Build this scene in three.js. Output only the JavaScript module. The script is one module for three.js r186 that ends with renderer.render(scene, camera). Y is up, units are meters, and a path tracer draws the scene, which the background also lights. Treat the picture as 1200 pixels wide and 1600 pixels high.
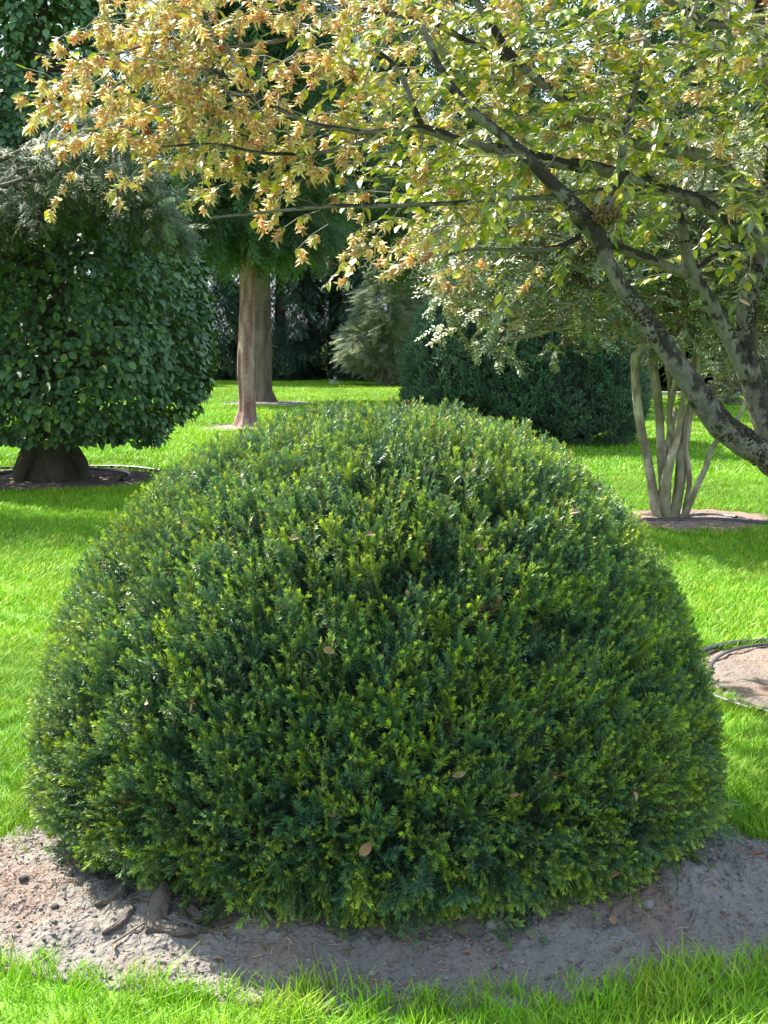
import * as THREE from 'three';
import { mergeGeometries } from 'three/addons/utils/BufferGeometryUtils.js';

// ------------------------------------------------------------------ camera, sky, sun, exposure
const scene = new THREE.Scene();
const FOC = 2300, HOR = 525;
const camera = new THREE.PerspectiveCamera(2 * Math.atan(800 / FOC) * 180 / Math.PI, 0.75, 0.1, 900);
camera.position.set(0, 1.6, 0);
const PITCH = Math.atan((800 - HOR) / FOC);
camera.rotation.x = -PITCH;
camera.updateMatrixWorld();
scene.add(camera);
const SUN_EL = 48 * Math.PI / 180, SUN_H = [-0.70, -0.71];
const SUN_DIR = new THREE.Vector3(SUN_H[0] * Math.cos(SUN_EL), Math.sin(SUN_EL), SUN_H[1] * Math.cos(SUN_EL)).normalize();
const EXPOSURE = 4.8;
const SKY_GAIN = 0.66;

// ------------------------------------------------------------------ random, noise
function mulberry(a) { return () => { a |= 0; a = a + 0x6D2B79F5 | 0; let t = Math.imul(a ^ a >>> 15, 1 | a); t = t + Math.imul(t ^ t >>> 7, 61 | t) ^ t; return ((t ^ t >>> 14) >>> 0) / 4294967296; }; }
let rnd = mulberry(7);
const reseed = (s) => { rnd = mulberry(s); };
const rr = (a, b) => a + (b - a) * rnd();
const gauss = () => (rnd() + rnd() + rnd() + rnd() - 2) * 1.0;
const clamp = (x, a = 0, b = 1) => Math.min(b, Math.max(a, x));
const smooth = (a, b, x) => { const t = clamp((x - a) / (b - a)); return t * t * (3 - 2 * t); };
const mix = (a, b, t) => a + (b - a) * t;
const mix3 = (a, b, t) => [mix(a[0], b[0], t), mix(a[1], b[1], t), mix(a[2], b[2], t)];
const sc3 = (a, k) => [a[0] * k, a[1] * k, a[2] * k];
function hash(x, y, z) { let h = Math.imul(x, 374761393) ^ Math.imul(y, 668265263) ^ Math.imul(z, 2147483647 ^ 1013904223); h = Math.imul(h ^ h >>> 13, 1274126177); return ((h ^ h >>> 16) >>> 0) / 4294967296; }
function vnoise(x, y, z, per = 0) {
  const xi = Math.floor(x), yi = Math.floor(y), zi = Math.floor(z); let fx = x - xi, fy = y - yi, fz = z - zi;
  fx = fx * fx * (3 - 2 * fx); fy = fy * fy * (3 - 2 * fy); fz = fz * fz * (3 - 2 * fz);
  const w = per ? (q) => ((q % per) + per) % per : (q) => q;
  const h = (a, b, c) => hash(w(xi + a), w(yi + b), zi + c);
  const l = (a, b, t) => a + (b - a) * t;
  return l(l(l(h(0, 0, 0), h(1, 0, 0), fx), l(h(0, 1, 0), h(1, 1, 0), fx), fy), l(l(h(0, 0, 1), h(1, 0, 1), fx), l(h(0, 1, 1), h(1, 1, 1), fx), fy), fz);
}
const fbm = (x, y, z, o = 4) => { let s = 0, a = 0.5, n = 0; for (let i = 0; i < o; i++) { s += a * vnoise(x, y, z + i * 17); n += a; x *= 2.03; y *= 2.03; z *= 2.03; a *= 0.5; } return s / n; };
const fbmT = (u, v, f, o = 4, z = 0) => { let s = 0, a = 0.5, n = 0; for (let i = 0; i < o; i++) { s += a * vnoise(u * f, v * f, z + i * 13.5, f); n += a; f *= 2; a *= 0.55; } return s / n; };
const V = (x, y, z) => new THREE.Vector3(x, y, z);
const UP = V(0, 1, 0);

// a pixel of the 1200 x 1600 photograph to a place
function ray(px, py) { const u = (px - 600) / FOC, v = (800 - py) / FOC, c = Math.cos(PITCH), s = Math.sin(PITCH); return V(u, v * c - s, -(c + v * s)); }
function at(px, py, d) { const r = ray(px, py); return r.multiplyScalar(d / -r.z).add(V(0, 1.6, 0)); }
function ground(px, py, y = 0) { const r = ray(px, py); return r.multiplyScalar((y - 1.6) / r.y).add(V(0, 1.6, 0)); }
function toPixel(p) { const c = Math.cos(PITCH), s = Math.sin(PITCH), y = p.y - 1.6; const d = -p.z * c - y * s, v = y * c - p.z * s; return [600 + FOC * p.x / d, 800 - FOC * v / d, d]; }

// ------------------------------------------------------------------ sky and sun
{
  const w = 512, h = 256, data = new Float32Array(w * h * 4);
  for (let j = 0; j < h; j++) for (let i = 0; i < w; i++) {
    const lat = (j + 0.5) / h * Math.PI - Math.PI / 2, lon = ((i + 0.5) / w - 0.5) * 2 * Math.PI;
    const d = V(Math.cos(lat) * Math.cos(lon), Math.sin(lat), Math.cos(lat) * Math.sin(lon));
    const e = Math.max(0, d.y);
    let c = mix3([0.66, 0.72, 0.78], [0.30, 0.45, 0.68], Math.pow(e, 0.55));
    const k = 1 / (e + 0.25);
    const cl = smooth(0.50, 0.68, fbm(d.x * k * 1.3 + 5, d.z * k * 1.3 + 9, 1.5, 5));
    c = mix3(c, [0.97, 0.97, 0.96], cl * 0.85);
    const g = Math.pow(Math.max(0, d.dot(SUN_DIR)), 8);
    c = c.map((q, n) => q * SKY_GAIN + g * [0.35, 0.32, 0.28][n] * SKY_GAIN);
    if (d.y < 0) c = [0.16, 0.20, 0.10];
    const o = (j * w + i) * 4; data[o] = c[0]; data[o + 1] = c[1]; data[o + 2] = c[2]; data[o + 3] = 1;
  }
  const t = new THREE.DataTexture(data, w, h, THREE.RGBAFormat, THREE.FloatType);
  t.mapping = THREE.EquirectangularReflectionMapping; t.magFilter = THREE.LinearFilter; t.minFilter = THREE.LinearFilter; t.needsUpdate = true;
  scene.background = t; scene.environment = t;
}
const sun = new THREE.DirectionalLight(new THREE.Color(1.0, 0.94, 0.82), 5.0);
sun.position.copy(SUN_DIR).multiplyScalar(60).add(V(0, 0, -14)); sun.target.position.set(0, 0, -14);
sun.castShadow = true; sun.shadow.radius = 1; sun.shadow.mapSize.set(4096, 4096);
Object.assign(sun.shadow.camera, { left: -30, right: 30, top: 40, bottom: -20, near: 1, far: 160 });
scene.add(sun, sun.target);

// ------------------------------------------------------------------ builders
const taken = {};
function numbered(name) { const n = taken[name] = (taken[name] ?? -1) + 1; return n ? `${name}_${String(n).padStart(3, '0')}` : name; }
function tag(o, label, category, group, kind) { o.userData.label = label; if (category) o.userData.category = category; if (group) o.userData.group = group; if (kind) o.userData.kind = kind; return o; }
function shade(o) { o.castShadow = true; o.receiveShadow = true; return o; }
function thing(name, label, category, pos = V(0, 0, 0), group) { const o = new THREE.Group(); o.name = numbered(name); o.position.copy(pos); scene.add(o); return tag(o, label, category, group); }
function part(name, geo, mat, parent, kind) { const m = shade(new THREE.Mesh(geo, mat)); m.name = numbered(name); (parent ?? scene).add(m); if (kind) m.userData.kind = kind; return m; }
const M4 = new THREE.Matrix4(), Q = new THREE.Quaternion(), Q2 = new THREE.Quaternion();
// a matrix whose y axis runs along dir
function along(p, dir, roll, s, sx = s, sz = s) { Q.setFromUnitVectors(UP, dir); Q2.setFromAxisAngle(UP, roll); Q.multiply(Q2); return new THREE.Matrix4().compose(p, Q, V(sx, s, sz)); }
// a matrix with y along dir and z (the upper face) as near to face as may be
function facing(p, dir, face, s, sx = s, sz = s) {
  const y = dir.clone().normalize(), x = V().crossVectors(y, face); if (x.lengthSq() < 1e-6) x.set(1, 0, 0); x.normalize(); const z = V().crossVectors(x, y);
  return new THREE.Matrix4().makeBasis(x.multiplyScalar(sx), y.multiplyScalar(s), z.multiplyScalar(sz)).setPosition(p);
}
function copies(name, geo, mat, list, parent, kind = 'stuff') {
  if (!list.length) return;
  const m = new THREE.InstancedMesh(geo, mat, list.length); m.name = numbered(name); m.userData.kind = kind; shade(m);
  const c = new THREE.Color();
  list.forEach((q, i) => { m.setMatrixAt(i, q.m); m.setColorAt(i, c.setRGB(...(q.c ?? [1, 1, 1]))); });
  (parent ?? scene).add(m); return m;
}
// several shapes of one kind: q.k says which
function copiesOf(name, geos, mat, list, parent, kind) { geos.forEach((g, k) => copies(name, g, mat, list.filter((q) => q.k % geos.length === k), parent, kind)); }
// the pieces that show largest as meshes of their own; colours go to the nearest of a few materials
function pieces(name, geos, mats, list, parent) {
  for (const q of list) {
    let best = 0, bd = 9; mats.forEach((m, i) => { const d = Math.abs(m.color.r - q.c[0]) + Math.abs(m.color.g - q.c[1]) + Math.abs(m.color.b - q.c[2]); if (d < bd) { bd = d; best = i; } });
    const o = shade(new THREE.Mesh(geos[q.k % geos.length], mats[best])); o.name = numbered(name); o.applyMatrix4(q.m); parent.add(o);
  }
}
function largest(list, n, ok) {   // splits a list into the n nearest in view and the rest
  const s = list.map((q) => { const p = V().setFromMatrixPosition(q.m); if (q.off) p.add(q.off); const t = toPixel(p); return { q, d: t[2], in: t[0] > 10 && t[0] < 1190 && t[1] > 10 && t[1] < 1590 && (!ok || ok(q, t)) }; });
  const pick = s.filter((x) => x.in).sort((a, b) => a.d - b.d).slice(0, n); const set = new Set(pick.map((x) => x.q));
  return [pick.map((x) => x.q), list.filter((q) => !set.has(q))];
}
class GB {
  constructor() { this.p = []; this.c = []; this.u = []; this.i = []; }
  v(x, y, z, c = [1, 1, 1], u = 0, w = 0) { this.p.push(x, y, z); this.c.push(c[0], c[1], c[2]); this.u.push(u, w); return this.p.length / 3 - 1; }
  t(a, b, c) { this.i.push(a, b, c); } q(a, b, c, d) { this.i.push(a, b, c, a, c, d); }
  build() { const g = new THREE.BufferGeometry(); g.setAttribute('position', new THREE.Float32BufferAttribute(this.p, 3)); g.setAttribute('color', new THREE.Float32BufferAttribute(this.c, 3)); g.setAttribute('uv', new THREE.Float32BufferAttribute(this.u, 2)); g.setIndex(this.i); g.computeVertexNormals(); return g; }
}
function foliageMat(o = {}) { return new THREE.MeshPhysicalMaterial({ color: 0xffffff, vertexColors: true, side: THREE.DoubleSide, roughness: 0.55, transmission: 0.3, thickness: 0, specularIntensity: 0.6, ...o }); }
function variants(base, cols) { return cols.map((c) => { const m = base.clone(); m.color.setRGB(...c); return m; }); }

// tapered, uneven tube along points; radii per point
function tube(pts, radii, o = {}) {
  const { seg = 10, step = 0.05, rough = 0.08, freq = 9, uv = 1, colour, oval, lobes = 0, cap = true } = o;
  const curve = new THREE.CatmullRomCurve3(pts, false, 'centripetal'), len = curve.getLength(), n = Math.max(3, Math.round(len / step));
  const g = new GB(); let side = V(1, 0, 0); const off = rnd() * 50; let first = 0;
  for (let i = 0; i <= n; i++) {
    const t = i / n, p = curve.getPointAt(t), d = curve.getTangentAt(t);
    const uu = curve.getUtoTmapping(t) * (pts.length - 1), k = Math.min(pts.length - 2, Math.floor(uu)), r = mix(radii[k], radii[k + 1], uu - k);
    side.addScaledVector(d, -side.dot(d)); if (side.lengthSq() < 1e-4) side.set(0, 0, 1).addScaledVector(d, -d.z); side.normalize(); const b = V().crossVectors(d, side);
    for (let j = 0; j <= seg; j++) {
      const a = j / seg * Math.PI * 2, ca = Math.cos(a), sa = Math.sin(a);
      let k2 = 1 + rough * (fbm(ca * 1.6 + off, sa * 1.6, t * len * freq, 3) - 0.5) * 2;
      if (lobes) k2 *= 1 + lobes * Math.pow(1 - t, 3) * Math.max(-0.3, Math.sin(a * 5 + off));
      const q = p.clone().addScaledVector(side, ca * r * k2).addScaledVector(b, sa * r * k2);
      g.v(q.x, q.y, q.z, colour ? colour(q, V().addScaledVector(side, ca).addScaledVector(b, sa), t) : [1, 1, 1], j / seg * Math.max(1, Math.round(2 * Math.PI * radii[0] * uv)), t * len * uv);
    }
    if (i) for (let j = 0; j < seg; j++) { const a0 = (i - 1) * (seg + 1) + j, a1 = a0 + seg + 1; g.q(a0, a0 + 1, a1 + 1, a1); }
  }
  if (cap) for (const i of [0, n]) { const p = curve.getPointAt(i / n), c = g.v(p.x, p.y, p.z, g.c.slice(i * (seg + 1) * 3, i * (seg + 1) * 3 + 3)); for (let j = 0; j < seg; j++) { const a = i * (seg + 1) + j; i ? g.t(c, a, a + 1) : g.t(c, a + 1, a); } }
  return g.build();
}
// ------------------------------------------------------------------ textures
function tex(n, fn, srgb, rep = 1) {
  const d = new Uint8Array(n * n * 4);
  for (let j = 0; j < n; j++) for (let i = 0; i < n; i++) { const c = fn(i / n, j / n), o = (j * n + i) * 4; for (let k = 0; k < 3; k++) d[o + k] = clamp(Array.isArray(c) ? c[k] : c) * 255; d[o + 3] = 255; }
  const t = new THREE.DataTexture(d, n, n, THREE.RGBAFormat); t.wrapS = t.wrapT = THREE.RepeatWrapping; t.magFilter = THREE.LinearFilter; t.minFilter = THREE.LinearMipmapLinearFilter; t.generateMipmaps = true; t.repeat.set(rep, rep); if (srgb) t.colorSpace = THREE.SRGBColorSpace; t.needsUpdate = true; return t;
}
const soilBump = tex(512, (u, v) => 0.6 * fbmT(u, v, 8, 5) + 0.4 * Math.pow(fbmT(u, v, 40, 3, 9), 1.5));
const soilMap = tex(512, (u, v) => { const a = fbmT(u, v, 6, 5, 3), b = fbmT(u, v, 60, 2, 7); const k = 0.72 + 0.38 * a + 0.25 * (b - 0.5); return [k, k * 0.965, k * 0.93]; });
const barkBump = tex(256, (u, v) => { const a = fbmT(u, v, 6, 4); return 0.5 * Math.abs(Math.sin((u * 5 + a * 1.6) * Math.PI)) + 0.5 * fbmT(u, v, 24, 3, 4); });
const barkMap = tex(256, (u, v) => { const k = 0.55 + 0.55 * fbmT(u, v, 8, 5, 2); return [k, k * 0.98, k * 0.95]; });
const lichenBump = tex(256, (u, v) => 0.6 * fbmT(u, v, 16, 4, 1) + 0.4 * smooth(0.5, 0.62, fbmT(u, v, 9, 3, 8)));
const leafBump = tex(128, (u, v) => { const x = Math.abs(u - 0.5) * 2; const p = (v - x * 0.38) * 11; return 0.5 + 0.5 * Math.abs(((p % 1) + 1) % 1 - 0.5) * 1.6 - 0.5 * (x < 0.06 ? 1 : 0); });

// ------------------------------------------------------------------ leaf shapes
// an oval leaf along +y, folded on its midrib, upper face +z
function leafShape(w = 0.6, fold = 0.2, curl = 0.15, base = [0.8, 0.8, 0.8], tip = [1, 1, 1], n = 5) {
  const g = new GB(), L = [], C = [], R = [];
  for (let i = 0; i <= n; i++) {
    const t = i / n, b = Math.pow(Math.sin(Math.PI * Math.pow(t, 0.8)), 0.85) * w / 2 * (i === 0 || i === n ? 0 : 1), z = -curl * t * t, c = mix3(base, tip, t);
    C.push(g.v(0, t, z, sc3(c, 1.06), 0.5, t)); L.push(g.v(-b, t * 0.98 + 0.01, z + b * fold * 2, c, 0.5 - b / w, t)); R.push(g.v(b, t * 0.98 + 0.01, z + b * fold * 2, c, 0.5 + b / w, t));
  }
  for (let i = 0; i < n; i++) { g.q(C[i], C[i + 1], L[i + 1], L[i]); g.q(C[i], R[i], R[i + 1], C[i + 1]); }
  return g.build();
}
// yew sprig along +y: a twig with two ranks of needles and a rosette at its end
function sprigShape(s, o = {}) {
  const r = mulberry(s), { n = 34, len = 0.26, wide = 0.038, brown = 0, spread = 0.35, end = 6, side = 0, flat = false } = o, g = new GB();
  const bend = (r() - 0.5) * 0.25, cx = (t) => bend * t * t, cz = (t) => -0.12 * t * t;
  const stem = [[], [], []];
  for (let i = 0; i <= 4; i++) { const t = i / 4, w = 0.014 * (1 - 0.6 * t), c = mix3([0.9, 0.75, 0.5], [1.5, 1.5, 1.0], t); for (let j = 0; j < 3; j++) { const a = j * 2.094; stem[j].push(g.v(cx(t) + w * Math.cos(a), t, cz(t) + w * Math.sin(a), c)); } }
  for (let j = 0; j < 3; j++) for (let i = 0; i < 4; i++) g.q(stem[j][i], stem[(j + 1) % 3][i], stem[(j + 1) % 3][i + 1], stem[j][i + 1]);
  const needle = (b, d, l, w, c0, c1) => {
    const nrm = V(-d.y * d.x, 1 - d.y * d.y, -d.y * d.z).multiplyScalar(flat ? 0.45 : 1.1).add(V(r() - 0.5, r() - 0.5, flat ? 1 : 0.5 * r())).normalize(), s1 = V().crossVectors(d, nrm).normalize().multiplyScalar(w / 2), m = b.clone().addScaledVector(d, l * 0.5).addScaledVector(nrm, 0.03 * l);
    const e = b.clone().addScaledVector(d, l), a = g.v(b.x, b.y, b.z, c0), p = g.v(m.x + s1.x, m.y + s1.y, m.z + s1.z, mix3(c0, c1, 0.5)), q = g.v(m.x - s1.x, m.y - s1.y, m.z - s1.z, mix3(c0, c1, 0.5)), z = g.v(e.x, e.y, e.z, c1);
    g.t(a, p, z); g.t(a, z, q);
  };
  const fresh = (t) => smooth(0.45, 1, t);
  const shoot = (ox, oy, oz, ang, k, m) => {
    for (let i = 0; i < m; i++) {
      const t = 0.06 + 0.94 * i / m, sd = i % 2 ? 1 : -1, a = mix(1.2, 0.5, t) + (r() - 0.5) * 0.35, l = len * (1 - 0.45 * t * t) * (0.75 + 0.4 * r());
      const d = V(Math.sin(a) * sd, Math.cos(a), (r() - 0.5) * 2 * spread + 0.15).normalize().applyAxisAngle(V(0, 0, 1), ang);
      const b = V(cx(t) * k, t * k, cz(t) * k).applyAxisAngle(V(0, 0, 1), ang).add(V(ox, oy, oz));
      const f = fresh(t); needle(b, d, l, wide * (0.8 + 0.4 * r()), mix3([0.75, 0.75, 0.8], [1.25, 1.15, 0.75], f), mix3([1.0, 1.0, 1.0], [1.8, 1.6, 0.95], f));
    }
    const e = V(cx(1) * k, k, cz(1) * k).applyAxisAngle(V(0, 0, 1), ang).add(V(ox, oy, oz));
    for (let i = 0; i < end; i++) { const a = i / end * 6.28 + r(), d = V(Math.cos(a) * 0.55, 1, Math.sin(a) * 0.55).normalize().applyAxisAngle(V(0, 0, 1), ang); needle(e, d, len * (0.4 + 0.3 * r()), wide, brown ? [1.8, 0.9, 0.5] : [1.6, 1.5, 0.9], brown ? [3.2, 1.9, 1.2] : [2.1, 1.8, 1.0]); }
  };
  shoot(0, 0, 0, 0, 1, n);
  for (let i = 0; i < side; i++) { const t = 0.25 + 0.4 * r(), sd = i % 2 ? 1 : -1; shoot(cx(t), t, cz(t), -sd * (0.6 + 0.3 * r()), 0.5, Math.round(n * 0.55)); }
  return g.build();
}
// a flat conifer frond along +y, drooping to -z, side twigs carry needles
function frondShape(s, o = {}) {
  const r = mulberry(s), { twigs = 8, droop = 0.35, needles = 7, nl = 0.05 } = o, g = new GB();
  const quad = (a, b, w, c0, c1, nx = 0, nz = 1) => { const d = b.clone().sub(a), s1 = V().crossVectors(d, V(nx, 0, nz)).normalize().multiplyScalar(w / 2); const i = [g.v(a.x + s1.x, a.y + s1.y, a.z + s1.z, c0), g.v(a.x - s1.x, a.y - s1.y, a.z - s1.z, c0), g.v(b.x, b.y, b.z, c1)]; g.t(...i); };
  const axis = (t) => V(0.06 * Math.sin(t * 4 + s), t, -droop * t * t);
  for (let i = 0; i < 4; i++) quad(axis(i / 4), axis((i + 1) / 4 + 0.03), 0.018, [0.9, 0.65, 0.4], [0.9, 0.65, 0.4]);
  for (let i = 0; i < twigs; i++) for (const sd of [-1, 1]) {
    const t = 0.12 + 0.86 * (i + r() * 0.6) / twigs, b = axis(t), l = 0.42 * (1.05 - t * 0.75) * (0.7 + 0.5 * r()), a = 0.75 + 0.3 * (r() - 0.5);
    const d = V(Math.sin(a) * sd, Math.cos(a), -0.1 - 0.35 * r()).normalize();
    for (let k = 0; k < needles; k++) {
      const u = (k + 0.5) / needles, p = b.clone().addScaledVector(d, l * u); p.z -= 0.15 * l * u * u;
      const c = mix3([0.7, 0.7, 0.75], [1.4, 1.3, 0.9], smooth(0.3, 1, u) * (0.5 + 0.5 * t));
      for (const q of [-1, 1]) { const dd = d.clone().applyAxisAngle(V(0, 0, 1), q * (0.85 + 0.3 * r())); dd.z += (r() - 0.5) * 0.5; quad(p, p.clone().addScaledVector(dd.normalize(), nl * (0.8 + 0.5 * r())), nl * 0.36, c, sc3(c, 1.15), (r() - 0.5) * 0.8); }
    }
    quad(b, b.clone().addScaledVector(d, l * 1.08), 0.02, [0.8, 0.8, 0.7], [1.4, 1.3, 0.9]);
  }
  return g.build();
}
// a small twig of oval leaves along +y
function leafSpray(s, o = {}) {
  const r = mulberry(s), { n = 12, size = 0.2, w = 0.5, wild = 0.8 } = o, geos = [], lf = leafShape(w, 0.15, 0.1, [0.85, 0.85, 0.85], [1.05, 1.05, 1], 3);
  for (let i = 0; i < n; i++) {
    const t = (i + 0.5) / n, sd = i % 2 ? 1 : -1, a = i === n - 1 ? 0 : (0.9 + 0.4 * (r() - 0.5)) * sd, d = V(Math.sin(a), Math.cos(a), (r() - 0.5) * wild).normalize();
    const g = lf.clone().applyMatrix4(facing(V(0, t * 0.92, -0.08 * t * t), d, V((r() - 0.5) * wild, (r() - 0.5) * wild, 1).normalize(), size * (0.7 + 0.5 * r()))), c = g.attributes.color, k = 0.75 + 0.5 * r();
    for (let j = 0; j < c.count * 3; j++) c.array[j] *= k; geos.push(g);
  }
  const st = new GB(); const a = st.v(-0.012, 0, 0, [1, 0.8, 0.6]), b = st.v(0.012, 0, 0, [1, 0.8, 0.6]), e = st.v(0, 1, -0.08, [1, 0.8, 0.6]); st.t(a, b, e); geos.push(st.build());
  return mergeGeometries(geos);
}
// a hanging hornbeam fruit catkin along +y: three-lobed papery bracts in a loose spiral
function catkinShape(s) {
  const r = mulberry(s), g = new GB(), n = 13;
  for (let i = 0; i < n; i++) {
    const t = 0.1 + 0.9 * i / n, a = i * 2.4 + r(), out = V(Math.cos(a), 0.75 + 0.5 * r(), Math.sin(a)).normalize(), b = V(0.03 * Math.cos(a), t * 0.8, 0.03 * Math.sin(a)), nrm = V(-Math.cos(a) * 0.6, 1, -Math.sin(a) * 0.6).normalize(), sd = V().crossVectors(out, nrm).normalize();
    const k = 0.7 + 0.6 * r(), c = r() < 0.15 ? [0.95 * k, 0.6 * k, 0.45 * k] : [k, k, k];
    const lobe = (d, l, w) => { const m = b.clone().addScaledVector(d, l * 0.55).addScaledVector(nrm, 0.05), e = b.clone().addScaledVector(d, l).addScaledVector(nrm, -0.06), s1 = V().crossVectors(d, nrm).normalize().multiplyScalar(w / 2); const q = [g.v(b.x, b.y, b.z, sc3(c, 0.8)), g.v(m.x + s1.x, m.y + s1.y, m.z + s1.z, c), g.v(m.x - s1.x, m.y - s1.y, m.z - s1.z, c), g.v(e.x, e.y, e.z, sc3(c, 1.1))]; g.t(q[0], q[1], q[3]); g.t(q[0], q[3], q[2]); };
    lobe(out, 0.55 * (0.8 + 0.4 * r()), 0.15); lobe(out.clone().addScaledVector(sd, 0.8).normalize(), 0.27, 0.1); lobe(out.clone().addScaledVector(sd, -0.8).normalize(), 0.27, 0.1);
  }
  return g.build();
}

// ------------------------------------------------------------------ the ground
const BUSH = V(0, 0, -4.65);
const beds = [   // centre, radius
  { c: V(0, 0, -4.40), r: 1.75, dome: true }, { c: V(2.45, 0, -6.62), r: 1.05 }, { c: V(-3.72, 0, -16.45), r: 1.32 }, { c: ground(1090, 814), r: 0.78 }, { c: ground(390, 669), r: 0.85 }, { c: ground(420, 632), r: 1.15 },
];
const bedEdge = (b, x, z) => { if (b.dome) { const w = 0.10 * (fbm(x * 3.1 + 4, z * 3.1, 2, 3) - 0.5) + 0.05 * (fbm(x * 11, z * 11, 6, 2) - 0.5); return Math.min(Math.hypot(x, z + 4.66) / 1.1, Math.pow(Math.pow(Math.abs(x) / 1.62, 1.5) + Math.pow(Math.abs(z + 4.13) / (z > -4.13 ? 0.75 : 0.71), 1.5), 1 / 1.5)) + w; } const dx = x - b.c.x, dz = z - b.c.z, a = Math.atan2(dz, dx); return Math.hypot(dx, dz) / (b.r * (1 + 0.07 * (fbm(Math.cos(a) * 2.5 + b.r * 7, Math.sin(a) * 2.5, 1, 3) - 0.5) * 2)); };
const lawnMat = new THREE.MeshStandardMaterial({ color: new THREE.Color().setRGB(0.10, 0.21, 0.015), roughness: 1, map: soilMap.clone(), bumpMap: soilBump.clone(), bumpScale: 0.02 });
{
  const g = new THREE.PlaneGeometry(700, 700); g.rotateX(-Math.PI / 2); const u = g.attributes.uv; for (let i = 0; i < u.count; i++) u.setXY(i, u.getX(i) * 700, u.getY(i) * 700);
  tag(part('lawn', g, lawnMat), 'bright green lawn spreading under all the trees and bushes', null, null, 'structure');
}
// soil beds: uneven discs
const soilMat = new THREE.MeshStandardMaterial({ color: 0xffffff, vertexColors: true, roughness: 0.95, map: soilMap, bumpMap: soilBump, bumpScale: 0.03 });
function soilHeight(b, x, z, big) {
  const e = bedEdge(b, x, z), k = smooth(1.04, 0.7, e);
  let h = 0.006 + k * (big ? 0.035 : 0.02) + (big ? 0.075 : 0.02) * (fbm(x * 5, z * 5, 3, 3) - 0.5) * smooth(1.1, 0.85, e) + 0.028 * (fbm(x * 22, z * 22, 8, 3) - 0.5) * smooth(1.1, 0.9, e);
  if (big) h += 0.05 * smooth(0.85, 0.55, e) + 0.016 * Math.pow(fbm(x * 60, z * 60, 4, 2), 2);
  return e > 1.07 ? -0.012 : Math.max(0.004, h);
}
function soilBed(b, label, rings, segs, big, col) {
  const g = new GB();
  for (let i = 0; i <= rings; i++) for (let j = 0; j <= segs; j++) {
    const rad = b.r * 1.1 * Math.pow(i / rings, 0.75), a = j / segs * Math.PI * 2, x = b.c.x + rad * Math.cos(a), z = b.c.z + rad * Math.sin(a);
    const n = fbm(x * 3, z * 3, 5, 4); let c = mix3(sc3(col, 0.72), sc3(col, 1.2), n);
    const red = smooth(0.5, 0.7, fbm(x * 4 + 3, z * 4, 15, 4)); c = mix3(c, [0.15, 0.08, 0.05], red * (big ? 0.4 * smooth(1.05, 0.75, bedEdge(b, x, z)) : 0.3));
    g.v(x, soilHeight(b, x, z, big), z, c, x * 2.2, z * 2.2);
  }
  for (let i = 0; i < rings; i++) for (let j = 0; j < segs; j++) { const a = i * (segs + 1) + j; g.q(a, a + 1, a + segs + 2, a + segs + 1); }
  return tag(part('soil_bed', g.build(), soilMat), label, null, null, 'structure');
}
const SOIL = [0.128, 0.117, 0.106];
soilBed(beds[0], 'bare sandy soil ring under the clipped yew dome', 230, 460, true, SOIL);
soilBed(beds[1], 'round mulch bed at the foot of the mossy leaning tree', 60, 120, false, [0.125, 0.10, 0.084]);
soilBed(beds[2], 'dark soil bed round the flared trunk of the dense hornbeam', 40, 90, false, [0.09, 0.062, 0.052]);
soilBed(beds[3], 'reddish soil bed under the pale many stemmed tree', 30, 70, false, [0.17, 0.12, 0.10]);
soilBed(beds[4], 'pale soil bed round the red barked trunk', 20, 60, false, [0.18, 0.15, 0.13]);
soilBed(beds[5], 'pale soil bed round the grey brown trunk behind', 20, 60, false, [0.18, 0.15, 0.13]);

// ------------------------------------------------------------------ the clipped yew dome
const DR = 1.098, DH = 1.375, DM = 0.18, D0 = 0.07, DB = 0.86, DP = 1.95;
function domeRadius(h) { return h < DM ? DR * (DB + (1 - DB) * Math.pow(clamp((h - D0) / (DM - D0)), 0.6)) : DR * Math.pow(Math.max(0, 1 - Math.pow((h - DM) / (DH - DM), DP)), 1 / 2.35); }
const domeShift = (h) => -0.035 * Math.sin(Math.PI * clamp(h / DH));
function domeHit(px, py) {
  const d = ray(px, py).normalize(), p = V(0, 1.6, 0).addScaledVector(d, 2);
  for (let i = 0; i < 900; i++) { p.addScaledVector(d, 0.005); if (p.y < DH && p.y > 0 && Math.hypot(p.x - BUSH.x - domeShift(p.y), p.z - BUSH.z) < domeRadius(p.y)) return p; }
  return null;
}
const yewMat = foliageMat({ roughness: 0.45, transmission: 0.62, specularIntensity: 0.45 });
const sprigs = [1, 2, 3, 4, 5, 6].map((s) => sprigShape(s * 11, { flat: s % 3 === 0, spread: s % 3 === 0 ? 0.3 : 0.75, side: s % 3 === 0 ? 2 : s % 3 === 1 ? 1 : 0, brown: s === 5 ? 1 : 0, n: 24 + s * 2 }));
const DARK_YEW = [0.066, 0.158, 0.104], NEW_YEW = [0.245, 0.35, 0.042];
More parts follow.
